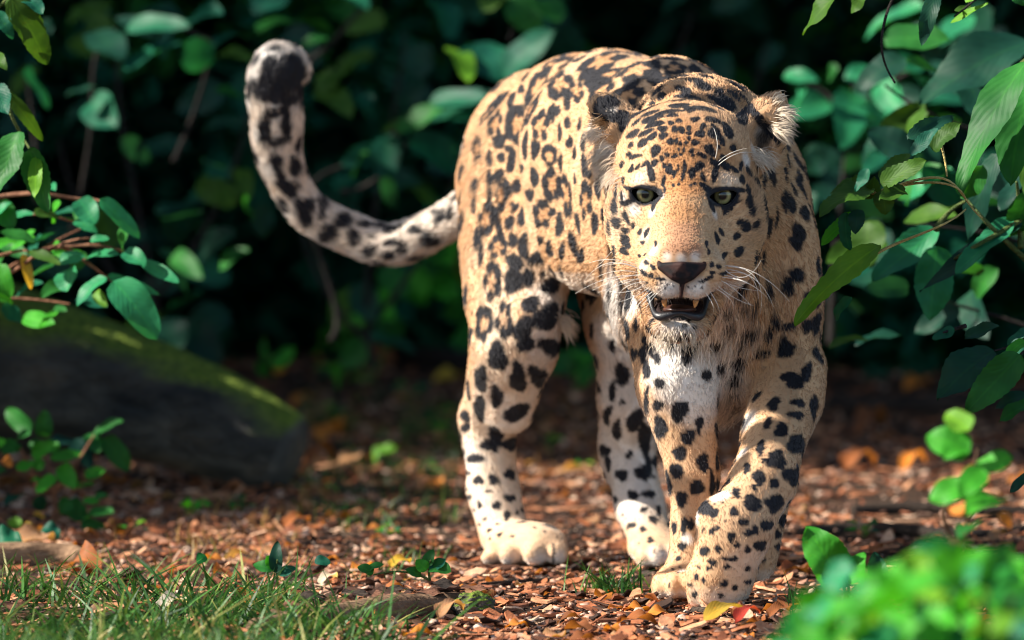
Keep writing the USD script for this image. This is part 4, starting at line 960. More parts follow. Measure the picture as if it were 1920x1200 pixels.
def surface_nets(V, lo, h):
    nx, ny, nz = V.shape
    inside = V < 0
    c = inside[:-1, :-1, :-1].astype(np.uint8)
    s = sum(inside[i:nx - 1 + i, j:ny - 1 + j, k:nz - 1 + k].astype(np.uint8) for i in (0, 1) for j in (0, 1) for k in (0, 1))
    cells = np.argwhere((s > 0) & (s < 8))
    idx = np.full(s.shape, -1, np.int32); idx[tuple(cells.T)] = np.arange(len(cells))
    acc, cnt = np.zeros((len(cells), 3)), np.zeros(len(cells))
    corner = [(i, j, k) for i in (0, 1) for j in (0, 1) for k in (0, 1)]
    for a in corner:
        for ax in range(3):
            if a[ax] == 0:
                b = list(a); b[ax] = 1
                va = V[tuple((cells + a).T)]; vb = V[tuple((cells + b).T)]
                m = (va < 0) != (vb < 0)
                t = va[m] / (va[m] - vb[m])
                p = np.array(a, float)[None].repeat(m.sum(), 0); p[:, ax] += t
                acc[m] += p; cnt[m] += 1
    v = lo + h * (cells + acc / cnt[:, None])
    faces = []
    for ax in range(3):
        u, w = (ax + 1) % 3, (ax + 2) % 3
        sl0 = [slice(None)] * 3; sl1 = [slice(None)] * 3
        sl0[ax] = slice(0, -1); sl1[ax] = slice(1, None)
        A, B = inside[tuple(sl0)], inside[tuple(sl1)]
        e = np.argwhere(A != B)
        e = e[(e[:, u] > 0) & (e[:, w] > 0) & (e[:, u] < V.shape[u] - 1) & (e[:, w] < V.shape[w] - 1)]
        flip = B[tuple(e.T)]
        du, dw = np.zeros(3, int), np.zeros(3, int); du[u] = 1; dw[w] = 1
        q = np.stack([idx[tuple((e - du - dw).T)], idx[tuple((e - dw).T)], idx[tuple(e.T)], idx[tuple((e - du).T)]], 1)
        q[flip] = q[flip][:, ::-1]
        faces.append(q)
    q = np.vstack(faces)
    return v, np.vstack([q[:, [0, 1, 2]], q[:, [0, 2, 3]]])

def refine(v, f, mask):
    """Splits every edge whose two ends are in mask, without cracks."""
    e = np.sort(np.vstack([f[:, [0, 1]], f[:, [1, 2]], f[:, [2, 0]]]), 1)
    u, inv = np.unique(e, axis=0, return_inverse=True)
    inv = inv.reshape(-1)
    split = mask[u[:, 0]] & mask[u[:, 1]]
    mid = np.full(len(u), -1); mid[split] = len(v) + np.arange(split.sum())
    nv = np.vstack([v, (v[u[split, 0]] + v[u[split, 1]]) / 2])
    m = mid[inv.reshape(3, -1).T]            # midpoint on edge 01, 12, 20
    n = (m >= 0).sum(1)
    out = [f[n == 0]]
    a = n == 3
    F, M = f[a], m[a]
    out += [np.stack([F[:, 0], M[:, 0], M[:, 2]], 1), np.stack([M[:, 0], F[:, 1], M[:, 1]], 1), np.stack([M[:, 2], M[:, 1], F[:, 2]], 1), M]
    for k in range(3):
        r = [(k + i) % 3 for i in range(3)]
        a = (n == 1) & (m[:, k] >= 0)
        F, M = f[a][:, r], m[a][:, r]
        out += [np.stack([F[:, 0], M[:, 0], F[:, 2]], 1), np.stack([M[:, 0], F[:, 1], F[:, 2]], 1)]
        a = (n == 2) & (m[:, k] < 0)         # edges k+1 and k+2 are split
        F, M = f[a][:, r], m[a][:, r]
        out += [np.stack([F[:, 0], F[:, 1], M[:, 1]], 1), np.stack([F[:, 0], M[:, 1], M[:, 2]], 1), np.stack([M[:, 2], M[:, 1], F[:, 2]], 1)]
    return nv, np.vstack(out).astype(np.int64)

def vertex_normals(v, f):
    n = np.zeros_like(v)
    c = np.cross(v[f[:, 1]] - v[f[:, 0]], v[f[:, 2]] - v[f[:, 0]])
    for k in range(3):
        np.add.at(n, f[:, k], c)
    return norm(n)

def make_body(h=.0040):
    lo = np.array([-.46, 5.64, -.012]); hi = np.array([.47, 7.24, .80])
    shape = np.ceil((hi - lo) / h).astype(int)
    V = grid_field(lo, shape, h)
    v, f = surface_nets(V, lo, h)
    m = trimesh.Trimesh(v, f, process=False)
    cc = trimesh.graph.connected_component_labels(m.face_adjacency, node_count=len(f))
    f = f[cc == np.bincount(cc).argmax()]
    use = np.unique(f); re_ = np.full(len(v), -1); re_[use] = np.arange(len(use))
    v, f = v[use], re_[f]
    for _ in range(2):
        L = trimesh.graph  # light smoothing by neighbour means
        s = np.zeros_like(v); c = np.zeros(len(v))
        for a, b in ((0, 1), (1, 2), (2, 0)):
            np.add.at(s, f[:, a], v[f[:, b]]); np.add.at(c, f[:, a], 1)
        v = v + .4 * (s / c[:, None] - v)
    n = vertex_normals(v, f)
    loose = np.clip((v[:, 1] - 5.95) / .08, 0, 1) * np.clip((v[:, 2] - .10) / .1, 0, 1) * (pix(v)[:, 0] > 885)
    v = v + n * ((meshkit.fbm(v * [17, 17, 9], 2, 44) - .5) * .012 * loose)[:, None]
    head = (v[:, 1] < 5.96) & (np.abs(v[:, 0] - .21) < .16) & (v[:, 2] > .33)
    v, f = refine(v, f, head)
    g = (v[:, 1] < 5.90) & (np.abs(v[:, 0] - .21) < .13) & (v[:, 2] > .35)
    # settle the face onto the exact surface
    for _ in range(1):
        P = v[g]; e = 5e-4
        d = field(P)
        gr = vertex_normals(v, f)[g]
        v[g] = P - np.clip(d, -.002, .002)[:, None] * gr / np.maximum((gr * gr).sum(1), .3)[:, None]
    return v, f

import time as _t; _t0 = _t.time()
BV, BF = make_body()
BN = vertex_normals(BV, BF)
print('body', len(BV), len(BF), round(_t.time() - _t0, 1))

# ---------------------------------------------------------------- the coat: spots and rosettes laid on the body's surface
VIEW = norm(BV - [0, 0, EYE_HEIGHT])
FACING = (BN * VIEW).sum(1) < -.08
_fv = np.where(FACING)[0]
_ft = cKDTree(pix(BV[_fv]))
def surface_at(px, py):
    """The nearest point of the coat seen at a photograph pixel, with its normal."""
    for r in (5, 9, 16, 30, 60):
        k = _ft.query_ball_point((px, py), r)
        if k:
            k = _fv[k]; d = BV[k, 1]
            near = k[d < d.min() + .02]
            j = near[np.argmin(((pix(BV[near]) - (px, py)) ** 2).sum(1))]
            return BV[j], BN[j]
    return None, None

def nums(text):
    return [tuple(float(x) for x in e.split()) for e in text.replace('\n', ';').split(';') if e.strip()]
# each: x y half-length half-width angle, in a tile's own units
TILES = [
 (2.5, 1080, 160, 's', '''225 190 28 20 -60;285 172 25 9 -45;266 230 26 14 -30;325 222 32 10 -25;312 270 26 13 -40;357 238 22 13 -40;352 158 48 11 -15;368 182 42 9 -15;375 305 30 17 -55;345 132 40 9 -15
408 202 18 13 -10;408 238 20 13 -10;445 178 13 8 0;480 165 13 9 0;461 208 11 15 0;495 208 15 13 20;452 142 22 8 0;528 108 28 11 25;560 160 20 11 0;530 198 9 13 0;530 224 11 7 0;445 262 13 15 0;470 258 7 13 0;490 275 6 12 0;528 250 7 9 0;515 270 8 9 0
560 265 17 13 10;586 225 21 14 10;595 190 13 15 30;640 162 33 12 10;640 225 24 15 60;675 252 30 13 50;655 200 28 8 50;712 212 34 17 65;628 300 32 16 60;668 292 13 7 40;690 335 9 13 -30;540 308 11 13 0;545 328 9 7 0;578 320 13 9 0;600 333 9 11 0;502 302 6 13 0;478 298 5 7 0
462 330 15 7 -30;490 325 7 7 0;427 325 12 11 0;403 342 11 12 0;413 375 8 12 0;436 392 14 23 -10;480 388 5 15 0;508 388 9 34 0;462 415 9 17 20;497 430 7 19 0;543 410 15 23 15;578 378 19 19 0;597 432 9 20 -20;410 448 7 21 10;418 490 5 13 0;536 468 7 7 0;555 462 8 6 0;590 462 7 9 0;480 465 7 7 0;455 470 6 8 0
350 402 13 38 -8;368 362 13 17 25;656 402 13 42 10;640 362 13 16 -30;696 375 30 12 50;735 388 28 9 35;735 295 13 15 0;772 378 8 19 10;810 402 9 20 -25;780 440 9 21 -15;850 455 11 23 -30;808 490 9 25 -10;258 390 18 9 -50;290 385 14 7 -50;322 372 18 8 -35;218 368 8 15 20;275 335 24 9 -15;258 280 11 13 40;250 322 13 8 0
168 410 15 9 -40;220 445 6 14 10;190 490 11 33 0;140 500 5 25 0;212 530 5 29 0;244 552 28 12 -18;180 570 15 35 -10;148 590 5 19 0;158 650 9 27 -15;185 640 15 27 -25;157 690 9 15 -30;208 628 6 7 0;240 620 9 27 -20;226 615 6 19 -15;232 683 14 13 45;268 660 8 13 0;230 722 17 23 -40;240 745 11 20 -30;225 778 19 13 45;300 688 13 8 -60;330 690 7 25 30;312 738 8 8 0;325 792 8 7 0;300 800 7 6 0
360 852 13 9 40;330 830 11 8 40;318 880 15 9 40;352 893 13 9 30;395 910 30 6 12;330 925 5 5 0;372 742 5 13 0;400 930 4 4 0;430 936 4 4 0;455 938 4 4 0;415 955 4 4 0;380 938 4 4 0
700 562 20 6 -30;745 555 30 6 -30;720 585 18 5 -30;660 720 9 25 -20;615 745 6 15 0;625 780 6 11 0;680 690 7 19 -30;800 660 19 27 25;845 650 11 23 20;770 640 15 11 -30;760 780 17 21 30;755 710 13 17 30;640 840 9 11 0;670 850 13 8 0;640 880 11 7 0;622 905 22 6 -20;590 920 14 5 -15;815 540 13 29 0;830 590 13 21 0;560 942 4 4 0;590 950 4 4 0;530 945 4 4 0;700 880 20 7 -20;690 800 8 18 20
366 560 9 24 18;244 484 26 8 12;372 520 12 30 0
640 560 9 26 -18;770 490 26 9 10;640 520 12 30 0
150 75 60 26 -5;105 110 24 44 25;170 150 70 22 10;215 135 34 16 5;780 145 22 34 30;800 112 40 12 -35'''),
 (2.4, 840, 60, 'r', '''440 95 40 18 -45;582 95 85 36 -12;690 135 95 40 -28;850 165 88 50 0;690 262 58 58 -40;400 250 40 84 15;500 230 48 55 -10;805 285 58 40 -20;952 220 48 38 20;575 270 28 38 0;310 410 42 74 0;215 410 32 50 0;410 420 35 54 0;455 560 28 40 0;620 760 24 64 0;235 740 20 60 0;130 530 15 50 0;470 690 36 58 -10;170 850 30 60 0;425 825 45 50 0;220 970 36 40 0;200 1120 34 70 0;1015 165 40 24 0'''),
 (2.4, 840, 60, 's', '''285 305 17 30 20;327 258 13 19 0;345 190 15 27 10;640 195 20 9 -30;640 75 24 11 0;590 125 26 12 -20;540 320 13 29 0;495 350 13 17 0;230 490 25 26 40;345 510 15 48 5;388 530 17 34 10;280 525 17 13 0;238 565 15 21 0;290 575 17 38 10;465 370 13 38 0;548 500 13 23 0;612 495 15 33 0;640 460 18 18 0;570 548 9 28 0;612 600 11 44 0;660 590 7 15 0;635 640 11 19 0;570 670 7 22 0;675 700 12 48 0;655 860 12 44 0;228 650 19 29 15;330 615 17 17 0;318 690 17 28 0;388 650 16 38 -10;365 735 25 19 -10;265 700 11 42 -5
185 665 11 33 0;185 570 11 28 0;185 735 9 42 0;118 700 11 28 0;120 780 9 40 0;225 860 12 66 -10;305 790 21 19 0;280 855 18 28 0;330 835 13 36 0;505 870 18 42 0;150 990 9 66 0;125 930 9 46 0;295 940 19 26 0;340 965 22 46 0;300 1040 32 32 30;415 940 22 19 0;455 975 17 32 0;405 1020 24 28 0;510 990 11 38 0;560 960 16 46 -10;430 1090 11 15 0;470 1075 13 26 0;460 1150 32 36 0;290 1120 32 58 0;365 1115 22 34 0;510 1080 9 28 0;535 330 10 26 0;590 420 9 26 0;540 410 12 26 0;505 590 9 32 0;505 450 9 30 0;700 830 9 30 0;585 860 9 40 -8;600 1010 12 30 10
905 90 36 11 8;1000 112 54 16 5;1115 165 30 17 20;1105 210 42 13 15;1145 245 32 15 20;1060 260 30 14 20;1080 293 55 9 10;1225 270 19 13 0;1250 325 36 32 30;1285 285 32 14 30;1350 330 48 17 45;960 290 12 20 30;920 320 18 10 -30;870 335 10 20 20;980 360 66 7 -12;1150 345 58 9 8;1040 330 40 10 -5;1190 300 22 10 30;1310 400 9 18 0'''),
 (1.875, 820, 540, 'r', '165 128 26 60 6;237 112 27 60 4'),
 (1.875, 820, 540, 's', '''325 50 33 29 0;300 145 36 44 12;310 195 31 33 0;405 95 35 48 15;410 213 35 33 -20;207 245 37 50 0;115 170 7 38 0;152 318 21 45 -10;283 325 31 46 0;362 318 29 37 0;207 378 23 39 0;148 425 19 48 -10;108 360 11 34 0;280 443 47 29 -12;97 450 25 18 20;100 492 21 15 -5;207 502 29 18 30;165 552 22 17 30;262 550 30 22 -25;122 598 20 17 0;84 585 6 13 0
650 310 23 44 0;612 360 13 35 0;645 408 10 11 0;610 205 13 23 0;690 235 14 24 0
735 290 13 38 0;780 335 19 21 0;775 410 17 23 -20;735 400 9 48 0;855 430 32 38 0;780 490 22 44 -15;885 530 23 29 0;850 580 27 23 0;840 645 25 26 15;930 610 22 34 0;910 700 27 25 0;860 740 17 34 0;812 690 11 48 -10;930 770 28 24 0;985 500 7 38 0;985 610 7 38 0;965 690 11 44 0;720 230 10 36 0;925 480 13 30 0;985 700 7 30 0
1020 90 15 17 0;1020 150 15 17 0;1090 165 29 23 10;1075 75 15 15 0;1060 215 17 13 0;1140 235 33 15 -15;1180 125 23 28 0;1165 170 17 23 0;1240 140 28 17 0;1225 215 28 38 20;1245 315 43 17 10;1260 340 29 19 0;1185 405 26 21 -40;1270 405 27 15 10;1265 445 27 15 15;1205 498 27 25 0;1270 550 31 38 0;1195 610 33 28 0;1195 582 26 16 0;1138 560 13 29 20;1145 607 8 8 0;1088 635 11 23 20;1130 665 22 29 0;1250 665 26 34 0;1050 718 11 16 0;1110 758 34 28 0;1190 755 32 28 0;1160 478 13 24 20;1185 690 18 18 0;1320 430 12 50 0;1325 560 9 48 0;1300 300 16 40 10;1290 660 9 40 0;1120 700 10 12 0
800 180 19 19 0;880 230 24 38 10;750 215 13 24 0;725 180 10 20 0;770 245 12 24 -20;830 200 12 20 0;700 130 9 22 0;740 140 12 18 0;790 90 10 8 0;870 130 9 8 0;905 140 7 7 0;885 115 6 6 0;900 190 12 22 0'''),
 (3.33, 840, 740, 's', '''93 490 22 19 0;185 537 35 27 0;290 530 40 32 25;253 607 20 14 0;118 585 8 8 0;125 645 23 19 0;200 688 16 24 0;168 715 9 8 0;300 693 35 29 -20;375 755 23 35 10;435 740 9 11 0;455 790 34 13 -5;235 777 14 11 0;195 808 9 9 0;312 803 14 9 0;260 845 22 14 -10;328 872 22 13 -35;265 900 8 11 0;380 640 38 25 10;390 490 32 38 0;540 825 9 9 0;600 850 10 9 0;400 885 12 8 0;460 720 12 20 -30;664 970 7 66 0
1080 55 17 21 0;1165 165 50 72 20;1050 220 27 58 0;990 140 24 58 0;1230 260 48 76 0;1125 375 19 31 0;965 355 33 33 0;1000 430 19 48 -15;1078 498 37 43 -30;970 500 13 24 0;1225 485 48 53 -25;1150 628 33 33 0;1258 620 49 21 5;1045 658 12 21 0;1095 740 8 12 0;1228 720 27 17 -30;1150 815 31 19 -30;1285 780 32 23 30;1218 840 21 21 0;1320 725 15 34 0;1265 910 23 21 0;1190 930 9 9 0;1280 975 8 12 0'''),
 (4.285, 1200, 900, 's', '''340 535 39 31 0;300 630 29 17 -40;285 585 9 15 0;270 390 23 48 0;345 370 24 66 0;410 360 28 48 0;265 720 13 9 0;312 705 11 9 0;300 745 11 8 0;230 860 7 19 0
755 250 28 44 -25;670 180 15 13 0;605 195 13 11 0;602 280 21 48 25;580 405 54 21 -40;512 400 9 29 10;690 340 11 9 0;835 340 43 38 0;920 390 24 43 0;735 450 38 48 0;870 430 38 33 0;1030 375 48 43 0;515 570 49 36 -25;640 550 28 34 0;970 535 48 48 0;780 535 29 19 0;870 570 29 25 0;735 640 58 21 0;595 665 33 29 0;545 710 24 21 0;475 695 13 19 0;460 785 17 31 0;505 810 15 38 0;395 840 21 11 0;665 830 31 29 0;870 830 25 21 0;640 930 19 25 0;520 990 25 17 0;440 920 23 23 0;1150 330 44 54 0;900 190 54 54 0;1080 220 52 60 0;775 105 28 43 0;700 700 24 18 0;860 720 26 20 0;1000 650 28 22 0;1110 440 30 40 0;1120 540 22 34 0;760 860 20 20 0'''),
 (2.608, 440, 60, 's', '''170 170 40 60 20;300 185 58 74 0;250 260 110 40 12;200 310 110 46 12;195 395 58 24 -10;150 470 26 60 0;200 535 68 26 0;255 455 26 60 0;210 635 33 38 0;300 650 29 48 -20;265 765 62 34 20;230 715 24 34 0;340 860 48 48 0;348 930 28 34 0;455 990 47 43 20;435 820 22 36 -20;525 915 46 34 0;585 1010 38 40 0;640 942 34 18 0;662 995 18 13 0;770 960 45 18 -20;660 1075 36 26 -20;815 1055 28 34 0;745 1095 34 17 0;760 1025 34 16 -10;880 965 38 20 -10;955 1015 48 36 0;1000 910 22 34 30;1048 895 16 38 15;1100 830 20 38 20;1095 950 28 56 10;975 880 18 18 0;320 330 14 40 0;430 900 20 20 0'''),
]
SPOTS = []     # (centre, inverse basis, kind, reach)
_rng = np.random.default_rng(7)
def lay_spot(c, n, u, v, kind):
    A = np.stack([u, v, n * max(np.linalg.norm(u), np.linalg.norm(v)) * 1.15], 1)
    SPOTS.append((c, np.linalg.inv(A), kind, 1.35 * max(np.linalg.norm(u), np.linalg.norm(v), np.linalg.norm(A[:, 2]) * .87), _rng.integers(1 << 20)))
def lay_pixel_spot(px, py, a, b, ang, kind, soft=0):
    c, n = surface_at(px, py)
    if c is None:
        return
    s = c[1] / FPX
    w = norm(c - [0, 0, EYE_HEIGHT]); wn = min(w @ n, -.38)
    def tangent(du, dv):
        t = np.array([du, 0, -dv]) * s
        return t - w * (t @ n) / wn
    ca, sa = math.cos(math.radians(ang)), math.sin(math.radians(ang))
    lay_spot(c, n, tangent(a * ca, a * sa), tangent(-b * sa, b * ca), kind)
for sc, x0, y0, kind, text in TILES:
    for x, y, a, b, ang in nums(text):
        k = {2.5: 1.2, 2.4: 1.25 if kind == 's' else 1.15, 2.608: 1.05}.get(sc, 1.0)
        lay_pixel_spot(x0 + x / sc, y0 + y / sc, a / sc * k + .4, b / sc * k + .4, ang, kind)
# the rest of the coat, spots like those in sight
_have = cKDTree(np.array([s[0] for s in SPOTS])); _size = np.array([s[3] for s in SPOTS])
_perm = _rng.permutation(len(BV)); _new = []
_T = cKDTree(BV[::4])
for j in _perm[:14000]:
    p = BV[j]
    if p[1] < 5.95 and FACING[j] and abs(p[0] - .21) < .125 and p[2] > .35:
        continue
    if p[2] < .05:
        continue
    gap = .016 if pix(p)[0] < 870 else (.030 if p[1] > 6.35 else .021) if p[2] > .34 else .022
    d, k = _have.query(p)
    if d < gap + _size[k] * .55:
        continue
    if _new and np.min(np.sum((np.array(_new[-400:]) - p) ** 2, 1)) < (2.1 * gap if p[1] > 6.35 and p[2] > .4 else 1.65 * gap) ** 2:
        continue
    n = BN[j]; u = norm(np.cross(n, _rng.normal(size=3))); v = np.cross(n, u)
    ring = p[1] > 6.35 and p[2] > .40
    r = (_rng.uniform(.019, .024) if ring else _rng.uniform(.008, .012) * (1.15 if p[2] > .34 else .9))
    if pix(p)[0] < 870:
        r = .010; ring = False
    lay_spot(p, n, u * r * _rng.uniform(1, 1.5), v * r, 'r' if ring else 's'); _new.append(p)

# soft pale and dark patches of the base colour: x y radius (photograph pixels) strength
TAN, ORANGE, CREAM, WHITE, DARK = map(np.array, ((.53, .32, .17), (.41, .185, .066), (.68, .53, .39), (.66, .61, .56), (.010, .010, .014)))
PATCH = [
 (WHITE, '''1168 370 13 .7;1188 392 14 .8;1222 397 11 .8;1240 368 7 .7;1340 402 11 .6;1254 545 26 .85;1303 545 24 .8;1272 622 42 .8;1230 598 20 .8;1210 440 18 .5;1225 470 16 .5;1205 500 18 .5
1252 483 11 .6;1277 484 11 .6;1304 483 11 .5;1130 290 26 .8;1122 310 24 .8;1414 290 22 .8;1150 560 60 .9;1190 560 40 .9;1290 690 76 .95;1320 720 76 .9;1270 660 56 .9;1240 690 40 .7;1370 720 40 .6;1150 600 50 .9;1175 560 40 .9;1400 790 24 .9;1390 850 16 .9;1350 930 18 .9;1308 970 16 .9;1288 1010 11 .9;1281 1070 9 .8;1245 1122 12 .7;1270 1122 12 .6;1062 600 40 .9;1068 640 36 .8;1020 560 40 .6;1030 640 50 .6
960 1054 18 .7;1010 1054 18 .7;1050 1050 18 .7;1160 640 60 .8;1160 740 60 .8;1170 840 70 .9;1180 930 60 .7;1240 1050 30 .6;880 860 44 .6;900 950 40 .5;1146 204 12 .95;1135 330 20 .4;1110 230 18 .7;1430 250 18 .5;1400 300 16 .8
500 100 34 1;474 140 20 1;468 190 18 1;480 250 18 .9;500 320 24 .8;530 390 26 .8;600 460 30 .8;680 485 30 .8;760 490 30 .8;840 460 26 .6'''),
 (CREAM, '''1200 336 18 .8;1215 318 13 .6;1362 336 18 .7;1384 340 12 .5;1330 372 7 .5;1160 440 20 .4;1150 400 18 .4;930 640 60 .7;950 720 60 .7;930 560 60 .5;1000 520 60 .5;1050 560 50 .6;905 830 50 .8;900 900 50 .8;930 980 50 .6;1170 400 40 .4;1150 440 30 .4;900 480 40 .4;1080 120 60 .3;1220 130 60 .3;1080 300 60 .3;980 300 60 .25;1000 420 60 .3;1350 480 30 .3;620 430 60 .4;540 330 50 .5'''),
 (ORANGE, '''1280 300 60 .7;1260 350 34 .7;1300 350 34 .7;1280 400 40 .6;1280 250 60 .6;1360 290 40 .6;1400 330 40 .5;1330 190 50 .6;1380 180 40 .6;1250 180 40 .5;1450 300 40 .4;1210 420 24 .4'''),
 (np.array((.37, .19, .105)), '1277 455 30 .9;1262 430 24 .7;1296 430 24 .7;1250 470 16 .8;1306 468 16 .8;1278 472 30 .7'),
 (np.array((.05, .035, .025)), '1438 240 20 .95;1430 262 18 .95;1424 276 12 .8;1122 240 9 .5'),
]
PATCHES = []
for colr, text in PATCH:
    for x, y, r, k in nums(text):
        c, n = surface_at(x, y)
        if c is not None:
            PATCHES.append((c, r * c[1] / FPX, colr, k))

def coat(P, N):
    """Colour of the coat at points P of the surface."""
    jit = meshkit.fbm(P * 60, 3, 3)
    big = meshkit.fbm(P * 14, 2, 5)
    col = TAN[None] * (.80 + .4 * big)[:, None] * np.ones((len(P), 1))
    belly = np.clip((-N[:, 2] - .25) / .5, 0, 1) * (P[:, 2] < .42)
    inner = np.clip((.34 - P[:, 2]) / .30, 0, 1) * np.where(P[:, 1] > 6.4, .7, .10) * (.25 + .75 * np.clip((P[:, 2] - .045) / .05, 0, 1))  # lower legs paler; forelegs kept tan, their shade put into the colour
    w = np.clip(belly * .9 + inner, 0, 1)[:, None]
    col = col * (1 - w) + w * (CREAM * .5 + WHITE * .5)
    tl = ((pix(P)[:, 0] < 872) & (P[:, 2] > .3) & (P[:, 1] > 6.9)) * .95
    col = col * (1 - tl[:, None]) + tl[:, None] * (CREAM * .35 + WHITE * .65)
    T = cKDTree(P)
    def near(c, r):
        return np.array(T.query_ball_point(c, r), int)
    order = sorted(PATCHES, key=lambda p: -p[1])
    for c, r, colr, k in order:
        i = near(c, r * 1.6)
        if len(i):
            d = np.linalg.norm(P[i] - c, axis=1) / r
            w = k * np.clip(1.45 - d - .5 * (jit[i] - .5), 0, 1)[:, None]
            w = w * w * (3 - 2 * w)
            col[i] = col[i] * (1 - w) + w * colr
    fine = meshkit.fbm(P * 190, 3, 11) - .5
    mid = meshkit.fbm(P * 75, 2, 21) - .5
    dark = np.zeros(len(P))
    for c, inv, kind, reach, seed in SPOTS:
        i = near(c, reach * 1.5)
        if not len(i):
            continue
        q = (P[i] - c) @ inv.T
        r = np.hypot(q[:, 0], q[:, 1])
        ang = np.arctan2(q[:, 1], q[:, 0])
        s = seed % 97
        wob = .16 * np.sin(2 * ang + s) * .6 + .16 * np.sin(3 * ang + 1.7 * s) * .6 + .4 * mid[i] + .3 * fine[i]
        ok = np.abs(q[:, 2]) < 1
        if kind == 's':
            a = np.clip((1.08 + wob - r) / .12, 0, 1) * ok
        else:
            gaps = .62 + .55 * np.sin(3 * ang + s) * np.sin(2 * ang + 2.3 * s) + .35 * np.sin(5 * ang + s)
            thick = .43 * np.clip(gaps + .20, -.5, 1.0)
            a = np.clip((thick - np.abs(r - .78 - .5 * wob)) / .10 + .5, 0, 1) * ok
            w = (np.clip((.8 - r) / .3, 0, 1) * ok * .55)[:, None]
            col[i] = col[i] * (1 - w) + w * ORANGE * .86
        dark[i] = np.maximum(dark[i], a)
    dark = dark[:, None]
    col = col * (1 - dark) + dark * DARK
    for c, roll in EYES:
        q = P - c
        x = np.abs(q[:, 0]) / .0235; zz = np.where(q[:, 2] > 0, q[:, 2] / .0125, -q[:, 2] / .0162)
        e = np.hypot(x, zz) + .25 * fine
        w = (np.clip((1.0 - e) / .14, 0, 1) * (np.linalg.norm(q, axis=1) < .05))[:, None]
        col = col * (1 - w) + w * DARK
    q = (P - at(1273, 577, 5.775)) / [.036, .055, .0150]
    inside = np.clip((1.25 - np.linalg.norm(q, axis=1)) / .2, 0, 1)[:, None]  # mouth interior dark red, with its shade put into the colour
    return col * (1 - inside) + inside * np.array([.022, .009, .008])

def flow_and_length(P, N):
    F, Lg, W = np.zeros_like(P), np.zeros(len(P)), np.zeros(len(P))
    for g, kind, d, flow, fur in PR:
        w = np.exp(np.clip(-dist(kind, d, P) / .012, -50, 8)) + 1e-20
        if flow is None:
            fl = norm(P - NOSE) * np.array([1.0, .6, 1.0])
            up = np.clip((P[:, 2] - at(1280, 400, 5.8)[2]) / .05, 0, 1)[:, None]
            fl = fl + up * np.array([0, .5, .6])
            F += w[:, None] * norm(fl)
        else:
            F += w[:, None] * flow
        Lg += w * fur; W += w
    F /= W[:, None]
    F = F - N * (F * N).sum(1)[:, None]
    return norm(F), Lg / W

t0 = _t.time()
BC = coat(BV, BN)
print('coat', len(SPOTS), round(_t.time() - t0, 1))

LEO = thing('leopard', 'spotted leopard walking towards the viewer, head low, mouth open, tail raised', 'leopard', (.15, 6.35, 0))
LB = (.15, 6.35, 0)
skin_mat = mat('leopard_skin', {'a': ('attribute', {'attribute': 'coat'}), 'p': ('principled_bsdf', {'roughness': .75, 'specular_ior_level': .2, 'sheen_weight': .15, 'sheen_roughness': .4})}, [('a.color', 'p.base_color')])
fur_mat = mat('leopard_fur', {'a': ('attribute', {'attribute': 'coat'}), 'p': ('principled_bsdf', {'roughness': .55, 'specular_ior_level': .35})}, [('a.color', 'p.base_color')])
body = obj('body', (BV, BF), skin_mat, LEO, smooth=True, loc=LB)
primvar(body, 'coat', BC)

def furs(count, seed, visible_bias=6.0):
    rng = np.random.default_rng(seed)
    a = np.cross(BV[BF[:, 1]] - BV[BF[:, 0]], BV[BF[:, 2]] - BV[BF[:, 0]])
    area = np.linalg.norm(a, axis=1); cen = BV[BF].mean(1)
    fn = a / np.maximum(area, 1e-12)[:, None]
    face = (fn * norm(cen - [0, 0, EYE_HEIGHT])).sum(1)
    w = area * np.where(face < .12, visible_bias, 1.0)
    head = (cen[:, 1] < 5.92) & (cen[:, 2] > .34) & (np.abs(cen[:, 0] - .21) < .14)
    w = w * np.where(head, 2.2, 1.0)
    for c, _ in EYES:
        w = w * (np.linalg.norm((cen - c) / [1.1, 1.6, 1.0], axis=1) > .0185)
    w = w * (np.linalg.norm((cen - at(1273, 580, 5.78)) / [1.3, 2, .6], axis=1) > .024)
    w = w * (np.linalg.norm((cen - at(1279, 505, 5.715)) / [1.45, 1.5, .9], axis=1) > .020)
    k = rng.choice(len(BF), count, p=w / w.sum())
    b = rng.dirichlet((1, 1, 1), count)
    P = (BV[BF[k]] * b[..., None]).sum(1); N = norm((BN[BF[k]] * b[..., None]).sum(1))
    F, L = flow_and_length(P, N)
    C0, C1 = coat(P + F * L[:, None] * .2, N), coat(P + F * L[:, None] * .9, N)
    swirl = np.stack([meshkit.fbm(P * 45 + 9 * i, 2, 31 + i) - .5 for i in range(3)], 1)
    F = norm(F + 0.7 * swirl + .22 * rng.normal(size=P.shape))
    F = norm(F - N * (F * N).sum(1)[:, None])
    L = L * rng.uniform(.7, 1.25, count)
    lift = rng.uniform(.10, .36, count)[:, None]
    p1 = P + L[:, None] * .5 * (F * .85 + N * lift * 1.3)
    p2 = P + L[:, None] * (F * .97 + N * lift * .8) + np.array([0, 0, -.10]) * L[:, None] * (L[:, None] > .02)
    pts = np.stack([P - N * .001, p1, p2], 1)
    C = np.clip(np.stack([C0, (C0 + C1) / 2, C1], 1).reshape(-1, 3) * np.repeat(rng.normal(1.0, .15, count), 3)[:, None], .004, .95)
    wid = np.stack([np.full(count, .00085), np.full(count, .0007), np.full(count, .00012)], 1) * np.clip(L / .009, .62, 1.25)[:, None]
    return pts, wid, C
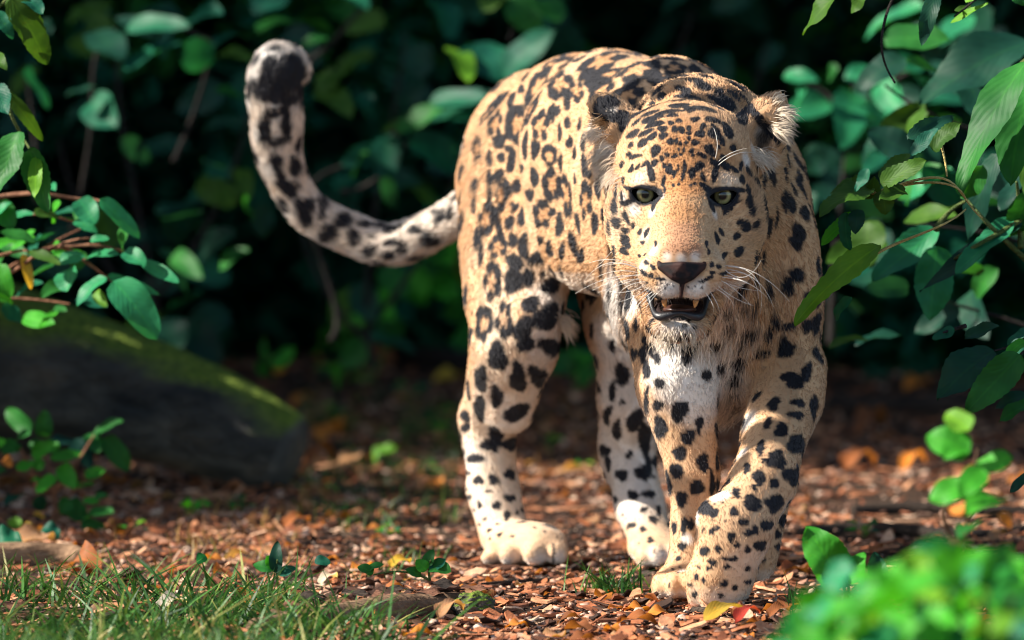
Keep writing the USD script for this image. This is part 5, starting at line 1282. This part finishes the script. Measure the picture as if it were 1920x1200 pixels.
def curves(name, pts, wid, C, material, parent, loc):
    c = UsdGeom.BasisCurves.Define(stage, numbered(str(parent.GetPath()), name))
    n, m = pts.shape[:2]
    c.CreateTypeAttr('linear')
    c.CreatePointsAttr(Vt.Vec3fArray.FromNumpy((pts.reshape(-1, 3) - loc).astype(np.float32)))
    c.CreateCurveVertexCountsAttr(Vt.IntArray.FromNumpy(np.full(n, m, np.int32)))
    c.CreateWidthsAttr(Vt.FloatArray.FromNumpy(wid.reshape(-1).astype(np.float32))); c.SetWidthsInterpolation('vertex')
    primvar(c, 'coat', C, 'vertex')
    UsdShade.MaterialBindingAPI.Apply(c.GetPrim()).Bind(material)
    return tag(c, kind='stuff')
def tuft(name, spots, seed):
    r = np.random.default_rng(seed); pts, wid, col = [], [], []
    for x, y, rad, n, dx, dy, ln, tone in spots:
        for _ in range(n):
            c, nn = surface_at(x + r.normal() * rad, y + r.normal() * rad)
            if c is None:
                continue
            d = norm(np.array([dx, -.25, -dy]) + r.normal(size=3) * .28); Lh = ln * r.uniform(.6, 1.2)
            pts.append([c, c + d * Lh * .5 + nn * .003, c + d * Lh + np.array([0, 0, -.12 * Lh])]); wid.append([.0008, .0006, .0001]); col.append(np.array([[.70, .58, .44], [.60, .42, .25]][tone]) * r.uniform(.75, 1.1))
    pts, wid = np.array(pts), np.array(wid)
    curves(name, pts, wid, np.repeat(np.array(col), 3, 0), fur_mat, LEO, np.array(LB))
for k, one in enumerate([(1462, 212, 5, 130, 1.0, .15, .022, 0), (1450, 240, 5, 160, 1.0, .35, .026, 0), (1452, 190, 4, 50, .7, -.6, .014, 0), (1420, 292, 7, 200, .8, .45, .024, 0), (1126, 250, 7, 160, -.8, .3, .024, 0), (1136, 290, 9, 200, -.8, .5, .024, 0), (1126, 226, 4, 70, -1, 0, .016, 1)]):
    tuft('ear_tuft', [one], 41 + 7 * k)
for k, one in enumerate([(1150, 330, 9, 160, -.9, .5, .020, 0), (1245, 628, 12, 90, -.2, 1, .014, 0), (1290, 632, 12, 90, .2, 1, .014, 0), (1066, 602, 7, 240, .8, .7, .028, 0)]):
    tuft('cheek_tuft', [one], 42 + 7 * k)
t0 = _t.time()
curves('fur', *furs(150000, 3), fur_mat, LEO, np.array(LB))
print('fur', round(_t.time() - t0, 1))

# eyes, nose, lips, teeth, tongue, whiskers
eye_mat = mat('eye_glaze', {
    'tc': ('texture_coordinate', {}), 'sep': ('separate_xyz', {}), 'sx': ('math', {'math_type': 'multiply'}), 'sz': ('math', {'math_type': 'multiply'}), 'add': ('math', {'math_type': 'add'}), 'r': ('math', {'math_type': 'sqrt'}),
    'sub': ('math', {'math_type': 'divide', 'value2': ER}),
    'ramp': ('rgb_ramp', {'ramp': [(0, (.003, .003, .004)), (.24, (.003, .003, .004)), (.28, (.07, .070, .030)), (.42, (.34, .29, .12)), (.54, (.20, .17, .07)), (.60, (.02, .018, .012)), (.65, (.006, .006, .006)), (1, (.01, .008, .008))]}),
    'nz': ('noise_texture', {'scale': 260, 'detail': 2}), 'mx': ('mix_color', {'blend_type': 'multiply', 'fac': .35}),
    'p': ('principled_bsdf', {'roughness': .08, 'specular_ior_level': .6, 'coat_weight': .45, 'coat_roughness': .02})},
    [('tc.object', 'sep.vector'), ('sep.x', 'sx.value1'), ('sep.x', 'sx.value2'), ('sep.z', 'sz.value1'), ('sep.z', 'sz.value2'), ('sx.value', 'add.value1'), ('sz.value', 'add.value2'), ('add.value', 'r.value1'), ('r.value', 'sub.value1'), ('sub.value', 'ramp.fac'),
     ('tc.object', 'nz.vector'), ('ramp.color', 'mx.a'), ('nz.color', 'mx.b'), ('mx.result', 'p.base_color')])
for c, _ in EYES:
    e = trimesh.creation.icosphere(4, ER)
    g = obj('eye', e, eye_mat, LEO, smooth=True)
    UsdGeom.Xformable(g).AddTransformOp().Set(Gf.Matrix4d().SetRotate(Gf.Rotation(Gf.Vec3d(1, 0, 0), 3.0)) * Gf.Matrix4d().SetTranslate(Gf.Vec3d(*map(float, c - LB))))
wet = mat('wet_black_skin', {'n': ('noise_texture', {'scale': 500, 'detail': 3}), 'b': ('bump', {'strength': .5, 'distance': .0006}), 'p': ('principled_bsdf', {'base_color': (.012, .012, .015), 'roughness': .42, 'specular_ior_level': .5})}, [('n.fac', 'b.height'), ('b.normal', 'p.normal')])
nose_mat = mat('nose_leather', {'n': ('noise_texture', {'scale': 900, 'detail': 2}), 'b': ('bump', {'strength': .6, 'distance': .0007}), 'm': ('noise_texture', {'scale': 70, 'detail': 2}), 'r': ('rgb_ramp', {'ramp': [(.42, (.008, .007, .008)), (.66, (.040, .018, .015))]}), 'p': ('principled_bsdf', {'roughness': .62, 'specular_ior_level': .12})}, [('n.fac', 'b.height'), ('b.normal', 'p.normal'), ('m.fac', 'r.fac'), ('r.color', 'p.base_color')])
def hull(*spheres):
    import manifold3d as mf
    M = mf.Manifold.batch_hull([mf.Manifold.sphere(r, 20).translate(tuple(map(float, c))) for c, r in spheres])
    return M
def mtri(M, smooth=0):
    m = M.to_mesh(); t = trimesh.Trimesh(np.array(m.vert_properties[:, :3], float), np.array(m.tri_verts), process=True)
    if smooth:
        trimesh.smoothing.filter_taubin(t, iterations=smooth)
    return t
s_ = .648e-3
# nose leather: broad top edge, wings with nostrils, narrowing to the groove of the lip
nose = hull((at(1240, 500, 5.7165), .0050), (at(1278, 498, 5.7065), .0050), (at(1316, 500, 5.7165), .0050), (at(1262, 518, 5.7095), .0050), (at(1296, 518, 5.7095), .0050), (at(1279, 529, 5.7120), .0035))
nose += hull((at(1279, 530, 5.7125), .0032), (at(1277, 556, 5.7170), .0020))
nose += hull((at(1238, 497, 5.7190), .0038), (at(1231, 484, 5.7300), .0022)) + hull((at(1319, 497, 5.7190), .0038), (at(1324, 484, 5.7300), .0022))
for sgn, x in ((-1, 1254), (1, 1305)):
    nose -= hull((at(x, 510, 5.7000), .0052), (at(x - sgn * 12, 518, 5.7020), .0028)) 
nose = nose.refine_to_length(.0016)
nm = mtri(nose, 6)
obj('nose', nm, nose_mat, LEO, smooth=True, loc=LB)
# lower lip, a dark rim round the open mouth
lip = spline([at(*p) for p in ((1219, 556, 5.785), (1224, 580, 5.765), (1238, 594, 5.750), (1274, 587, 5.744), (1308, 594, 5.750), (1321, 580, 5.765), (1326, 556, 5.785))], 40)
obj('lower_lip', tube(lip, (.0029 + .0024 * np.abs(np.cos(np.linspace(0, 3 * np.pi, 40))) ** 2), 12), wet, LEO, smooth=True, loc=LB)
mouth_mat = mat('mouth_lining', {'n': ('noise_texture', {'scale': 120}), 'r': ('rgb_ramp', {'ramp': [(.3, (.03, .011, .008)), (.7, (.075, .028, .020))]}), 'p': ('principled_bsdf', {'roughness': .4})}, [('n.fac', 'r.fac'), ('r.color', 'p.base_color')])  # tongue colour darkened to carry the shade inside the mouth
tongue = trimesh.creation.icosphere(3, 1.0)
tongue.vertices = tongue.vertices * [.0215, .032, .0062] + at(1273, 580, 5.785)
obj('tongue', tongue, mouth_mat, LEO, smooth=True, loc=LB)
tooth = mat('tooth_enamel', {'n': ('noise_texture', {'scale': 200}), 'r': ('rgb_ramp', {'ramp': [(.3, (.40, .16, .05)), (.7, (.55, .27, .10))]}), 'p': ('principled_bsdf', {'roughness': .3, 'subsurface_weight': .1})}, [('n.fac', 'r.fac'), ('r.color', 'p.base_color')])
for x, dx in ((1245, 3), (1305, -3)):
    obj('canine_tooth', tube([at(x, 552, 5.744), at(x + dx * .2, 566, 5.741), at(x + dx * .6, 573, 5.742), at(x + dx, 577, 5.744)], [.0040, .0035, .0022, .0006], 12), tooth, LEO, smooth=True, loc=LB)
whisk = mat('whisker_hair', {'p': ('principled_bsdf', {'base_color': (.82, .78, .70), 'roughness': .35})}, [])
WH = '''1196 497 1150 487 1105 493;1200 505 1150 492 1096 526;1198 512 1160 508 1118 520;1203 518 1150 520 1078 551;1203 520 1160 535 1122 548;1207 526 1165 528 1136 549;1212 532 1170 548 1140 545;1218 538 1180 560 1152 568;1222 540 1190 570 1182 578;1226 545 1195 575 1222 590;1205 508 1170 495 1130 500;1202 515 1170 520 1110 545;1230 548 1206 570 1196 582;1234 548 1216 570 1214 585;1212 528 1180 535 1158 560
1358 505 1385 520 1427 488;1360 498 1400 505 1480 565;1362 505 1410 520 1450 575;1355 515 1400 530 1440 560;1350 525 1380 545 1408 573;1352 520 1395 528 1432 552;1345 535 1380 560 1413 573;1340 540 1368 560 1372 590;1362 512 1412 525 1422 560;1330 545 1345 570 1348 590;1365 500 1405 510 1425 590;1356 528 1390 540 1420 545;1322 548 1334 566 1336 590
1165 265 1190 285 1215 305;1345 305 1375 285 1400 278;1344 312 1372 292 1410 286;1118 440 1150 462 1170 480;1148 470 1130 490 1118 500;1340 300 1345 270 1338 240'''
wr = np.random.default_rng(5)
for x0, y0, x1, y1, x2, y2 in nums(WH):
    c, n = surface_at(x0, y0)
    D = c[1]
    out = abs(x2 - x0) * s_ * .25
    p = spline([at(x0, y0, D + .004), at(x1, y1, D - .012), at(x2, y2, D - .004 + wr.uniform(-.01, .03))], 12)
    obj('whisker', tube(p, np.linspace(.00046, .00012, 12), 4, cap=False), whisk, LEO, smooth=True, loc=LB)
